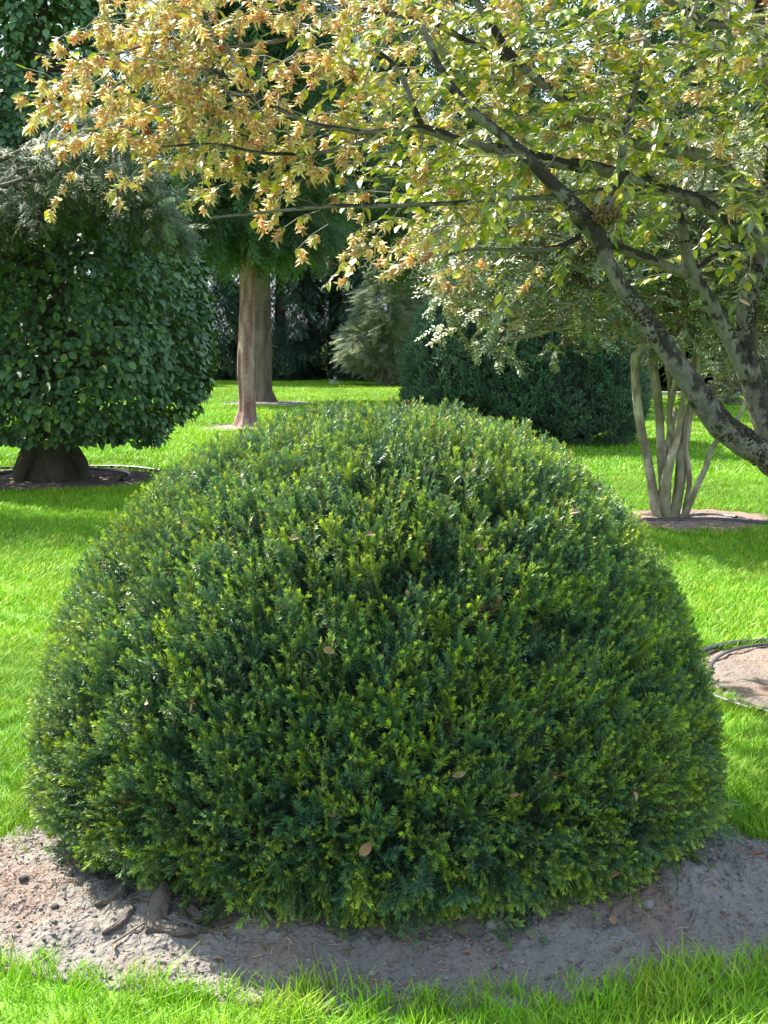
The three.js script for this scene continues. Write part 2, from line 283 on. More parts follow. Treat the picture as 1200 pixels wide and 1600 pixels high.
{
  reseed(21);
  const yew = thing('clipped_yew_dome', 'large clipped dark green yew dome on a bare soil ring', 'topiary bush', BUSH);
  const list = [];
  const prof = []; let s = 0, lr = domeRadius(D0 + 0.001), lh = D0 + 0.001;
  for (let i = 0; i <= 800; i++) { const q = i / 800, h = D0 + 0.001 + (DH - D0 - 0.002) * Math.sin(q * Math.PI / 2), r = domeRadius(h); s += Math.hypot(r - lr, h - lh); prof.push([s, h, r]); lr = r; lh = h; }
  const total = s; let k = 0;
  for (const [inset0, inset1, stepS] of [[0, 0.012, 0.030], [0.045, 0.09, 0.034], [0.09, 0.15, 0.042]]) {
    k = 0;
    for (let q = 0; q < total; q += stepS) {
      while (k < 799 && prof[k][0] < q) k++;
      const [, h0, r0] = prof[k], a = prof[Math.max(0, k - 4)], b = prof[Math.min(800, k + 4)], tr = b[2] - a[2], th = b[1] - a[1], tl = Math.hypot(tr, th) || 1;
      const cnt = Math.max(1, Math.round(2 * Math.PI * r0 / stepS));
      for (let j = 0; j < cnt; j++) {
        const an = (j + rnd()) / cnt * 2 * Math.PI, n = V(th / tl * Math.cos(an), -tr / tl, th / tl * Math.sin(an));
        const p = V(r0 * Math.cos(an) + domeShift(h0), h0 + rr(-0.5, 0.5) * stepS, r0 * Math.sin(an));
        const px0 = toPixel(V(p.x, p.y, p.z).add(BUSH))[0]; if (p.z > 0.2 && p.y < 0.17 && px0 > 150 && px0 < 430 && rnd() < 0.8) continue;
        const nz = fbm(p.x * 13, p.y * 13, p.z * 13 + 3, 2), nz2 = fbm(p.x * 3, p.y * 3, p.z * 3, 2);
        if (inset0 === 0 && nz < 0.38 && rnd() < 0.85) continue;
        const inset = rr(inset0, inset1) + (nz - 0.5) * -0.075 - (nz2 - 0.5) * 0.01;
        const up = p.y < 0.2 ? -0.3 : p.y < 0.4 ? 0.15 : inset0 === 0 ? 0.6 : 0.3;
        const d = n.clone().multiplyScalar(0.8).addScaledVector(UP, up).add(V(gauss(), gauss(), gauss()).multiplyScalar(0.40)).normalize();
        const L = rr(0.07, 0.112);
        p.addScaledVector(n, -inset).addScaledVector(d, -L * 0.95);
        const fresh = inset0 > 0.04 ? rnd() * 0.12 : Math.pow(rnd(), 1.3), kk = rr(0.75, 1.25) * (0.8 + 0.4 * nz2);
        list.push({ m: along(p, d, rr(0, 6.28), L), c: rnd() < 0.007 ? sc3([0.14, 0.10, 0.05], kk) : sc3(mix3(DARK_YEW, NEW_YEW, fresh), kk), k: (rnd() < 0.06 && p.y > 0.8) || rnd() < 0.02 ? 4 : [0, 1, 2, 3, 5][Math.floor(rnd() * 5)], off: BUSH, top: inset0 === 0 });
      }
    }
  }
  // long sprays that hang below the front rim
  for (let i = 0; i < 260; i++) {
    const an = rr(0, 6.28), r = domeRadius(0.09) * rr(0.82, 1.0), p = V(r * Math.cos(an), rr(0.06, 0.2), r * Math.sin(an)), d = V(Math.cos(an), rr(-0.9, -0.1), Math.sin(an)).add(V(gauss(), 0, gauss()).multiplyScalar(0.5)).normalize();
    list.push({ m: along(p, d, rr(0, 6.28), rr(0.1, 0.16)), c: sc3(mix3(DARK_YEW, NEW_YEW, rnd() * 0.6), rr(0.9, 1.3)), k: [0, 2, 3, 5][i % 4], off: BUSH, top: true });
  }
  const [near, rest] = largest(list, 300, (q) => q.top && V().setFromMatrixPosition(q.m).z > 0.3);
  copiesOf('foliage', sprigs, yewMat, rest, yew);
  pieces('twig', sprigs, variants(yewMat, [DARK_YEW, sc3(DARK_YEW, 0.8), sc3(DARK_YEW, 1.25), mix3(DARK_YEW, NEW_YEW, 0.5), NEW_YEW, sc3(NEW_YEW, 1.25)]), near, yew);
  // the woody inside
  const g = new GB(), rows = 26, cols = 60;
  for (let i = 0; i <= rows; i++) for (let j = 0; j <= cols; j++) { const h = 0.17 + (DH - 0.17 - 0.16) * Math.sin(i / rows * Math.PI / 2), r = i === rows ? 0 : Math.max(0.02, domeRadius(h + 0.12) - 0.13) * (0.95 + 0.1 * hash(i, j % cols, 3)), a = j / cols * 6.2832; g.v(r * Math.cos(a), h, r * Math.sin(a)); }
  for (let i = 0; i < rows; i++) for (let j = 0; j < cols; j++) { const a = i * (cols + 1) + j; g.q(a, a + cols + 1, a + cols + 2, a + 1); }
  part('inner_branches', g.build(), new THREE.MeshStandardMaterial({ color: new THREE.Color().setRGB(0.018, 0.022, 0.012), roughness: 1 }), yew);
  const wood = new THREE.MeshStandardMaterial({ color: new THREE.Color().setRGB(0.085, 0.068, 0.058), roughness: 0.95, map: barkMap, bumpMap: barkBump, bumpScale: 0.008 });
  const st = (pts, rad) => part('stem', tube(pts.map((p) => p.sub(BUSH)), rad, { seg: 12, step: 0.02, rough: 0.22, freq: 12, uv: 6 }), wood, yew);
  const hs = (p, dy = 0) => { p.y = soilHeight(beds[0], p.x, p.z, true) + dy; return p; };
  st([hs(ground(240, 1490), -0.02), hs(ground(258, 1462), 0.02), at(270, 1425, 3.93), at(280, 1395, 4.02), at(330, 1330, 4.3)], [0.032, 0.028, 0.022, 0.024, 0.02]);
  st([hs(ground(196, 1448), -0.03), at(200, 1405, 4.05), at(215, 1370, 4.15), at(280, 1290, 4.5)], [0.06, 0.05, 0.035, 0.02]);
  for (const [x0, y0, x1, y1, x2, y2, ra] of [[178, 1432, 190, 1392, 225, 1345, 0.035], [214, 1462, 222, 1420, 250, 1360, 0.03], [232, 1440, 236, 1408, 262, 1350, 0.018], [300, 1466, 296, 1432, 310, 1372, 0.016], [322, 1458, 330, 1425, 340, 1370, 0.012], [345, 1470, 340, 1430, 360, 1380, 0.014], [392, 1472, 380, 1436, 390, 1390, 0.013], [270, 1455, 282, 1420, 300, 1370, 0.02]]) { const p = hs(ground(x0, y0), -0.02), d = -p.z; st([p, at(x1, y1, d + 0.12), at(x2, y2, d + 0.3)], [ra * 1.3, ra, ra * 0.7]); }
  for (const pts of [[[205, 1466], [190, 1478], [160, 1484]], [[250, 1488], [285, 1500], [330, 1496]], [[196, 1446], [176, 1452], [150, 1450]], [[300, 1470], [330, 1482], [380, 1484]]]) part('root', tube(pts.map(([x, y]) => hs(ground(x, y), 0.006).sub(BUSH)), [0.02, 0.014, 0.006], { seg: 8, step: 0.015, rough: 0.25, freq: 14, uv: 6 }), wood, yew);
  st([V(0, 0, -4.6), V(0.03, 0.25, -4.6), V(0.1, 0.7, -4.65)], [0.1, 0.075, 0.05]);
  for (let i = 0; i < 9; i++) { const a = rr(0, 6.28), r = rr(0.25, 0.75); st([hs(V(BUSH.x + r * Math.cos(a), 0, BUSH.z + r * Math.sin(a)), -0.02), V(BUSH.x + r * 1.1 * Math.cos(a + 0.1), 0.13, BUSH.z + r * 1.1 * Math.sin(a + 0.1)), V(BUSH.x + r * 1.2 * Math.cos(a), 0.35, BUSH.z + r * 1.2 * Math.sin(a))], [rr(0.02, 0.04), 0.018, 0.012]); }
  // fine bare twigs hanging under the rim
  const tw = []; for (let i = 0; i < 240; i++) { const a = rr(0, 6.28), r = domeRadius(0.1) * rr(0.6, 0.97); const p = V(r * Math.cos(a), rr(0.1, 0.22), r * Math.sin(a)); tw.push({ m: along(p, V(gauss() * 0.7, -rnd() - 0.2, gauss() * 0.7).normalize(), 0, rr(0.06, 0.14), 0.0022, 0.0022), c: sc3([0.12, 0.085, 0.065], rr(0.6, 1.3)) }); }
  copies('bare_twigs', new THREE.CylinderGeometry(0.5, 1, 1, 4).translate(0, 0.5, 0), new THREE.MeshStandardMaterial({ roughness: 1 }), tw, yew);
}

// ------------------------------------------------------------------ grass
const bladeMat = foliageMat({ roughness: 0.6, transmission: 0.5, specularIntensity: 0.3 });
function tuftShape(s, blades, size, h0, h1, wide) {
  const r = mulberry(s), g = new GB();
  for (let i = 0; i < blades; i++) {
    const x = (r() - 0.5) * size, z = (r() - 0.5) * size, h = h0 + (h1 - h0) * Math.pow(r(), 1.3), a = r() * 6.28, lean = (0.2 + 1.0 * r()) * h, w = wide * (0.7 + 0.6 * r()), f = a + 1.57 + (r() - 0.5), wx = Math.cos(f) * w / 2, wz = Math.sin(f) * w / 2;
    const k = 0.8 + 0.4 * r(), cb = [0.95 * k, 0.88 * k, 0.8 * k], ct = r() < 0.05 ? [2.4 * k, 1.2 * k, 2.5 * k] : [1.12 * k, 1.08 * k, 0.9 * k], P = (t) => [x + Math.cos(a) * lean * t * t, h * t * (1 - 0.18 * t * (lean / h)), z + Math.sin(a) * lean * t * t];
    const p0 = P(0), p1 = P(0.5), p2 = P(1), A = g.v(p0[0] - wx, 0, p0[2] - wz, cb), B = g.v(p0[0] + wx, 0, p0[2] + wz, cb), C = g.v(p1[0] + wx * 0.85, p1[1], p1[2] + wz * 0.85, mix3(cb, ct, 0.7)), D = g.v(p1[0] - wx * 0.85, p1[1], p1[2] - wz * 0.85, mix3(cb, ct, 0.7)), E = g.v(...p2, ct);
    g.q(A, B, C, D); g.t(D, C, E);
  }
  return g.build();
}
{
  reseed(33);
  const LIME = [0.155, 0.36, 0.008], field = [];
  const free = (x, z, soft) => beds.every((b) => Math.hypot(x - b.c.x, z - b.c.z) > b.r * 1.35 || bedEdge(b, x, z) > 1 + rr(-0.09, 0.05) * soft);
  const zone = (d0, d1, step, geos, sMin, sMax) => {
    const list = [];
    for (let z = d0; z < d1; z += step) { const half = 0.29 * z + 0.9; for (let x = -half; x < half; x += step) {
      const X = x + rr(-0.6, 0.6) * step, Z = -(z + rr(-0.6, 0.6) * step); if (!free(X, Z, d0 < 8 ? 1 : 0.4)) continue;
      const n = fbm(X * 0.9, Z * 0.9, 4, 3), n2 = fbm(X * 5, Z * 5, 8, 2), n3 = fbm(X * 0.35 + 20, Z * 0.35, 14, 3), k = (0.62 + 0.5 * n + 0.3 * n3) * rr(0.82, 1.15);
      const s = rr(sMin, sMax) * (0.7 + 0.6 * n2), c = sc3(mix3(LIME, [0.31, 0.40, 0.03], clamp(n2 * 1.2 + n3 * 0.9 - 0.7) * rnd()), k);
      const e = Math.abs(bedEdge(beds[0], X, Z) - 1); const tall = 1 + 0.3 * smooth(0.35, 0.02, e);
      list.push({ m: new THREE.Matrix4().compose(V(X, 0.002, Z), Q.setFromAxisAngle(UP, rnd() * 6.28), V(s, s * tall, s)), c, k: Math.floor(rnd() * 3) });
    } }
    field.push([geos, list]);
  };
  const near = [1, 2, 3].map((s) => tuftShape(s * 7, 46, 0.10, 0.015, 0.062, 0.0034)), mid = [1, 2, 3].map((s) => tuftShape(s * 17, 90, 0.26, 0.02, 0.07, 0.006)), far = [1, 2, 3].map((s) => tuftShape(s * 27, 130, 0.62, 0.03, 0.09, 0.012));
  zone(2.6, 7.5, 0.055, near, 0.85, 1.2); zone(7.5, 17, 0.13, mid, 0.85, 1.15); zone(17, 66, 0.36, far, 0.9, 1.2);
  const grass = new THREE.Group(); grass.name = 'grass'; scene.add(grass); tag(grass, 'short lime green grass blades covering the lawn', null, null, 'stuff');
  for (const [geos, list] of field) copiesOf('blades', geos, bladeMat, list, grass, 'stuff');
  // single tufts that stand on the bare soil
  const tuft = (px, py, s, label) => { const p = ground(px, py); const t = thing('grass_tuft', label, 'grass tuft', p, 'loose grass tufts on the soil ring'); const m = bladeMat.clone(); m.color.setRGB(0.2, 0.38, 0.028); part('blades', tuftShape(px, 14, 0.05, 0.05, 0.15, 0.0042).scale(s, s, s), m, t); };
  tuft(245, 1560, 1.0, 'tall grass tuft standing alone on the soil below the bare yew stem');
  tuft(48, 1348, 0.8, 'small grass tuft on the sunlit sandy soil left of the yew dome');
  tuft(678, 1530, 0.6, 'thin grass tuft on shaded soil below the middle of the dome');
}

// ------------------------------------------------------------------ litter on the soil
{
  reseed(44);
  const b = beds[0], clods = [], bits = [];
  const onSoil = (r0, r1) => { for (;;) { const x = rr(-1.7, 1.7), z = rr(-5.8, -3.35); if (bedEdge(b, x, z) > r1 || Math.hypot(x, z + 4.65) < r0) continue; return V(x, soilHeight(b, x, z, true), z); } };
  const clod = (s) => { const g = new THREE.IcosahedronGeometry(1, 2), p = g.attributes.position; for (let i = 0; i < p.count; i++) { const x = p.getX(i), y = p.getY(i), z = p.getZ(i), k = 0.7 + 0.6 * fbm(x * 1.3 + s, y * 1.3, z * 1.3, 3); p.setXYZ(i, x * k, y * k * 0.7, z * k); } g.computeVertexNormals(); return g; };
  for (let i = 0; i < 9000; i++) { const p = onSoil(0.55, 1.02), s = 0.0015 + 0.006 * Math.pow(rnd(), 8) + 0.002 * rnd(); p.y += s * 0.15; clods.push({ m: along(p, V(gauss() * 0.4, 1, gauss() * 0.4).normalize(), rr(0, 6.28), s), c: sc3(SOIL, rr(0.55, 1.15)), k: i }); }
  const cg = [1, 2, 3].map((s) => clod(s * 5)), cm = new THREE.MeshStandardMaterial({ roughness: 1 });
  const cl = new THREE.Group(); cl.name = 'soil_crumbs'; scene.add(cl); tag(cl, 'loose soil crumbs and small clods on the soil ring', null, null, 'stuff'); copiesOf('crumbs', cg, cm, clods, cl);
  for (let i = 0; i < 5200; i++) {
    const p = onSoil(0.6, rnd() < 0.75 ? 0.92 : 1.02); if (fbm(p.x * 5, p.z * 5, 15, 3) < 0.47 && rnd() < 0.85) continue; p.y += 0.002;
    bits.push({ m: along(p, V(gauss(), 0.12 * gauss() + 0.05, gauss()).normalize(), rr(0, 6.28), rr(0.012, 0.03), 0.0011, 0.0011), c: sc3(rnd() < 0.6 ? [0.22, 0.10, 0.05] : [0.34, 0.24, 0.15], rr(0.6, 1.2)) });
  }
  const nl = copies('needle_litter', new THREE.CylinderGeometry(0.6, 1, 1, 4).translate(0, 0.5, 0), cm, bits); tag(nl, 'reddish dry needles and twig bits strewn under the yew dome', null, null, 'stuff');
  const ll = []; for (let i = 0; i < 190; i++) { const p = onSoil(0.7, 1.02); p.y += 0.004; ll.push({ m: facing(p, V(gauss(), gauss() * 0.25, gauss()).normalize(), V(gauss() * 0.5, 1, gauss() * 0.5).normalize(), 0.008 + 0.022 * rnd() * rnd()), c: sc3(mix3([0.22, 0.12, 0.06], [0.32, 0.23, 0.13], rnd()), rr(0.5, 1.1)), k: i }); }
  const lg = new THREE.Group(); lg.name = 'leaf_litter'; scene.add(lg); tag(lg, 'tiny broken brown leaf bits strewn over the soil', null, null, 'stuff'); copiesOf('bits', [leafShape(0.5, 0.5, 0.4), leafShape(0.7, 0.3, -0.4)], foliageMat({ roughness: 0.8, transmission: 0.1 }), ll, lg);
  // bigger clods, each its own
  const dk = new THREE.MeshStandardMaterial({ color: new THREE.Color().setRGB(0.05, 0.042, 0.038), roughness: 1 });
  const big = (px, py, s, label, m = dk) => { const p = ground(px, py, 0.03), o = part('soil_clod', clod(px), m); o.position.set(p.x, soilHeight(b, p.x, p.z, true) + s * 0.3, p.z); o.scale.setScalar(s); o.rotation.y = px; tag(o, label, 'clod', 'dark clods on the sunlit soil'); };
  big(37, 1397, 0.014, 'dark angular soil clod, leftmost on the sunlit sand'); big(110, 1395, 0.011, 'small dark soil clod right of the leftmost clod'); big(86, 1428, 0.012, 'dark flat soil clod nearest the front grass on the sunlit sand'); big(148, 1388, 0.018, 'lumpy dark clod at the rim of the sunlit sand by the yew roots');
  const st = new THREE.MeshStandardMaterial({ color: new THREE.Color().setRGB(0.14, 0.125, 0.112), roughness: 1 });
  for (const [px, py, s, l] of [[285, 1530, 0.014, 'pale grey stone on shaded soil beside the tall grass tuft'], [772, 1478, 0.024, 'rounded grey lump of soil under the middle of the dome'], [855, 1455, 0.022, 'grey soil lump under the right front of the dome'], [1010, 1440, 0.02, 'small grey soil lump near the right end of the dome']]) big(px, py, s, l, st);
  // dry leaves and bracts, each its own
  const dryCols = [[0.26, 0.16, 0.085], [0.20, 0.095, 0.045], [0.32, 0.22, 0.13], [0.20, 0.075, 0.03]], dryM = dryCols.map((c) => foliageMat({ color: new THREE.Color().setRGB(...c), roughness: 0.7, transmission: 0.25, bumpMap: leafBump, bumpScale: 0.002 }));
  const dryG = [leafShape(0.5, 0.45, 0.4, [0.8, 0.75, 0.7], [1.1, 1, 0.95]), leafShape(0.42, 0.7, -0.35), leafShape(0.6, 0.25, 0.55, [1, 0.9, 0.8], [0.8, 0.75, 0.7])];
  const dry = (p, n, s, c, label) => { const d = V(gauss(), gauss() * 0.4, gauss()).addScaledVector(n, 0.25).normalize(), o = part('dry_leaf', dryG[Math.floor(rnd() * 3)], dryM[c]); o.applyMatrix4(facing(p, d, n, s * rr(0.7, 0.95))); tag(o, label, 'dry leaf', 'dry leaves caught on the dome and soil'); };
  const onDome = (px, py, s, c, label) => { const p = domeHit(px, py); if (!p) return; const n = V(p.x - BUSH.x, (p.y - 0.2) * 0.8, p.z - BUSH.z).normalize(); dry(p.addScaledVector(n, 0.012), n, s, c, label); };
  onDome(455, 848, 0.04, 2, 'pale curled dry leaf lodged high on the left of the yew dome'); onDome(584, 838, 0.03, 1, 'brown dry leaf beside a bright shoot high on the dome middle'); onDome(742, 862, 0.035, 1, 'brown dry leaf on the upper right of the yew dome');
  onDome(506, 1016, 0.035, 2, 'thin tan dry bract hanging at mid height left of the dome middle'); onDome(600, 1026, 0.03, 0, 'crumpled tan dry leaf at the very middle of the dome'); onDome(618, 1078, 0.028, 1, 'small brown dry leaf just below the dome middle'); onDome(634, 925, 0.022, 2, 'tiny pale dry bract above the dome middle');
  onDome(237, 1100, 0.035, 0, 'tan dry leaf on the sunlit left flank of the dome'); onDome(727, 1206, 0.04, 2, 'bright tan dry leaf low on the dome right of its middle'); onDome(792, 1242, 0.035, 0, 'flat tan dry leaf low on the shaded right of the dome'); onDome(830, 1110, 0.03, 2, 'upright pale bract on the shaded right of the dome'); onDome(980, 1236, 0.04, 0, 'hanging tan catkin low on the right flank of the dome');
  onDome(513, 1272, 0.03, 1, 'brown dry leaf low on the front of the dome left of middle'); onDome(562, 1334, 0.055, 0, 'long curved tan dry leaf near the lower rim of the dome'); onDome(945, 1362, 0.04, 1, 'ribbed brown bract at the lower right rim of the dome'); onDome(818, 692, 0.03, 3, 'orange brown leaf on the dome top right shoulder'); onDome(497, 652, 0.03, 3, 'orange red leaf on the dome top left'); onDome(672, 676, 0.03, 3, 'pinkish brown leaf on the dome crown'); onDome(930, 770, 0.045, 0, 'pointed brown leaf on the right shoulder edge of the dome'); onDome(885, 806, 0.035, 2, 'tan dry leaf on the right shoulder of the dome');
  const onGround = (px, py, s, c, label) => { const p = ground(px, py, 0.05); p.y = soilHeight(b, p.x, p.z, true) + 0.008; dry(p, V(gauss() * 0.3, 1, gauss() * 0.3).normalize(), s, c, label); };
  onGround(333, 1494, 0.04, 2, 'pale tan dry leaf on the shaded soil right of the bare yew stem'); onGround(415, 1492, 0.03, 1, 'brown dry leaf on the shaded soil under the left front rim'); onGround(735, 1498, 0.04, 0, 'tan curled leaf on the soil below the dome middle'); onGround(1012, 1412, 0.045, 0, 'tan ribbed bract on the soil under the right rim'); onGround(1000, 1420, 0.03, 3, 'dark brown leaf on soil beside the tan bract'); onGround(1176, 1352, 0.05, 3, 'dark red brown leaf at the sunlit soil edge on the right'); onGround(1196, 1362, 0.04, 1, 'brown leaf at the right edge of the sunlit soil'); onGround(925, 1412, 0.035, 2, 'pale bract at the lower right rim above the soil'); onGround(960, 1450, 0.045, 2, 'pale dry stalk on the soil at the right front'); onGround(1178, 1562, 0.06, 1, 'brown leaf lying in the front grass on the right');
  // loose twigs lying on the soil
  const twM = new THREE.MeshStandardMaterial({ color: new THREE.Color().setRGB(0.12, 0.09, 0.07), roughness: 1 });
  const lie = (pts, r, label) => { const o = part('fallen_twig', tube(pts.map(([x, y]) => { const p = ground(x, y, 0.05); p.y = soilHeight(b, p.x, p.z, true) + 0.006; return p; }), pts.map(() => r), { seg: 5, rough: 0.2 }), twM); tag(o, label, 'twig', 'twigs lying on the soil'); };
  lie([[178, 1468], [215, 1458], [250, 1453], [300, 1460], [350, 1470]], 0.0035, 'thin dark twig lying across the soil at the bare yew stem'); lie([[490, 1490], [510, 1535], [515, 1545]], 0.003, 'bent thin stalk on the soil under the left front'); lie([[1072, 1440], [1082, 1428], [1086, 1420]], 0.003, 'short bent twig on the sandy mound at the right');
  lie([[600, 1548], [640, 1540], [690, 1535]], 0.003, 'thin twig on shaded soil near the front grass'); lie([[860, 1508], [900, 1495], [940, 1478]], 0.002, 'fine straight twig on the shaded soil at the right');
}

// ------------------------------------------------------------------ hoses on the beds
{
  const hoseMat = new THREE.MeshStandardMaterial({ color: new THREE.Color().setRGB(0.035, 0.034, 0.036), roughness: 0.42 });
  const hose = (pts, r, label, mat = hoseMat) => { const c = new THREE.CatmullRomCurve3(pts, false, 'centripetal'); tag(part('irrigation_hose', new THREE.TubeGeometry(c, 90, r, 8), mat), label, 'hose', 'black hoses round the tree beds'); };
  const ring = (b, k, a0, a1, y) => { const o = []; for (let i = 0; i <= 26; i++) { const a = mix(a0, a1, i / 26), w = 1 + 0.02 * Math.sin(a * 3 + k * 9); o.push(V(b.c.x + b.r * k * w * Math.cos(a), y + 0.008 * Math.sin(a * 5 + k), b.c.z + b.r * k * w * Math.sin(a))); } return o; };
  hose(ring(beds[1], 1.0, 2.6, 6.0, 0.02), 0.014, 'thick black hose round the far rim of the mulch bed'); hose(ring(beds[1], 0.9, 3.0, 5.6, 0.02), 0.008, 'thin black hose just inside the far rim of the mulch bed'); hose(ring(beds[1], 0.97, 0.4, 2.75, 0.02), 0.013, 'black hose along the near rim of the mulch bed');
  hose([...ring(beds[2], 1.02, 3.4, 6.2, 0.03)], 0.018, 'black hose round the back of the hornbeam bed');
  hose([ground(-40, 748), ground(30, 741), ground(90, 738), ground(150, 738), ground(195, 742), ground(204, 749), ground(190, 756)].map((p) => p.setY(0.035)), 0.022, 'black hose looping back in front of the hornbeam trunk');
  hose([ground(1005, 818), ground(1060, 818), ground(1110, 817), ground(1160, 820), ground(1200, 823)].map((p) => p.setY(0.03)), 0.02, 'dark hose in front of the many stemmed tree');
  hose([ground(1070, 812), ground(1100, 810), ground(1130, 811), ground(1150, 814)].map((p) => p.setY(0.03)), 0.018, 'dark hose behind the foot of the many stemmed tree');
  const pale = new THREE.MeshStandardMaterial({ color: new THREE.Color().setRGB(0.20, 0.19, 0.175), roughness: 0.8 });
  hose(ring(beds[5], 1.02, 0, 6.28, 0.012), 0.016, 'pale edging round the bed of the grey brown trunk', pale); hose(ring(beds[4], 1.0, 0, 6.28, 0.012), 0.014, 'pale edging round the bed of the red barked trunk', pale);
}

// ------------------------------------------------------------------ skeletons that carry leaves
// nodes of limbs; every spray is tied to the nearest node by a thin twig
class Skeleton {
  constructor() { this.n = []; }
  add(p, parent = -1, limb = false) { this.n.push({ p, parent, limb, w: 0 }); return this.n.length - 1; }
  limb(pts, step = 0.08) { const c = new THREE.CatmullRomCurve3(pts, false, 'centripetal'), k = Math.max(2, Math.round(c.getLength() / step)); let last = -1; for (let i = 0; i <= k; i++) last = this.add(c.getPointAt(i / k), last, true); }
  reach(p, step = 0.07, sag = 0.05) {   // adds a twig from the nearest node to p and returns the direction in which it arrives
    let best = -1, bd = 1e9;
    this.n.forEach((q, i) => { const d = q.p.distanceToSquared(p) * (q.limb ? 1.25 : 1); if (d < bd) { bd = d; best = i; } });
    const a = this.n[best].p, L = a.distanceTo(p), k = Math.max(1, Math.round(L / step)); let last = best; const side = V(gauss(), gauss() * 0.5, gauss()).multiplyScalar(0.09 * L);
    for (let i = 1; i <= k; i++) { const t = i / k, q = a.clone().lerp(p, t).addScaledVector(side, Math.sin(t * Math.PI)); q.y += sag * L * Math.sin(t * Math.PI); last = this.add(q, last); }
    for (let i = last; i >= 0 && !this.n[i].limb; i = this.n[i].parent) this.n[i].w++;
    return p.clone().sub(this.n[this.n[last].parent].p).normalize();
  }
  mesh(r0, rMax) {   // twigs thicken towards the limbs
    const g = new GB(), R = (q) => q.limb ? Math.min(rMax, r0 * 3) : Math.min(rMax, r0 * Math.pow(Math.max(1, q.w), 0.42));
    for (const q of this.n) {
      if (q.limb || q.parent < 0) continue; const a = this.n[q.parent], d = q.p.clone().sub(a.p).normalize(), s = V().crossVectors(d, Math.abs(d.y) < 0.9 ? UP : V(1, 0, 0)).normalize(), b = V().crossVectors(d, s), ra = Math.min(R(a), R(q) * 1.5), rb = R(q), id = [];
      for (const [p, r] of [[a.p, ra], [q.p, rb]]) for (let j = 0; j < 4; j++) { const an = j * Math.PI / 2, v = p.clone().addScaledVector(s, Math.cos(an) * r).addScaledVector(b, Math.sin(an) * r); id.push(g.v(v.x, v.y, v.z, [1, 1, 1], j, p.y * 4)); }
      for (let j = 0; j < 4; j++) g.q(id[j], id[(j + 1) % 4], id[4 + (j + 1) % 4], id[4 + j]);
    }
    return g.build();
  }
}
function gridValue(rows, xs, ys, x, y) {
  if (x <= xs[0] || x >= xs[xs.length - 1] || y <= ys[0] || y >= ys[ys.length - 1]) return 0;
  let i = 0, j = 0; while (xs[i + 1] < x) i++; while (ys[j + 1] < y) j++;
  const u = (x - xs[i]) / (xs[i + 1] - xs[i]), v = (y - ys[j]) / (ys[j + 1] - ys[j]);
  return mix(mix(rows[j][i], rows[j][i + 1], u), mix(rows[j + 1][i], rows[j + 1][i + 1], u), v);
}

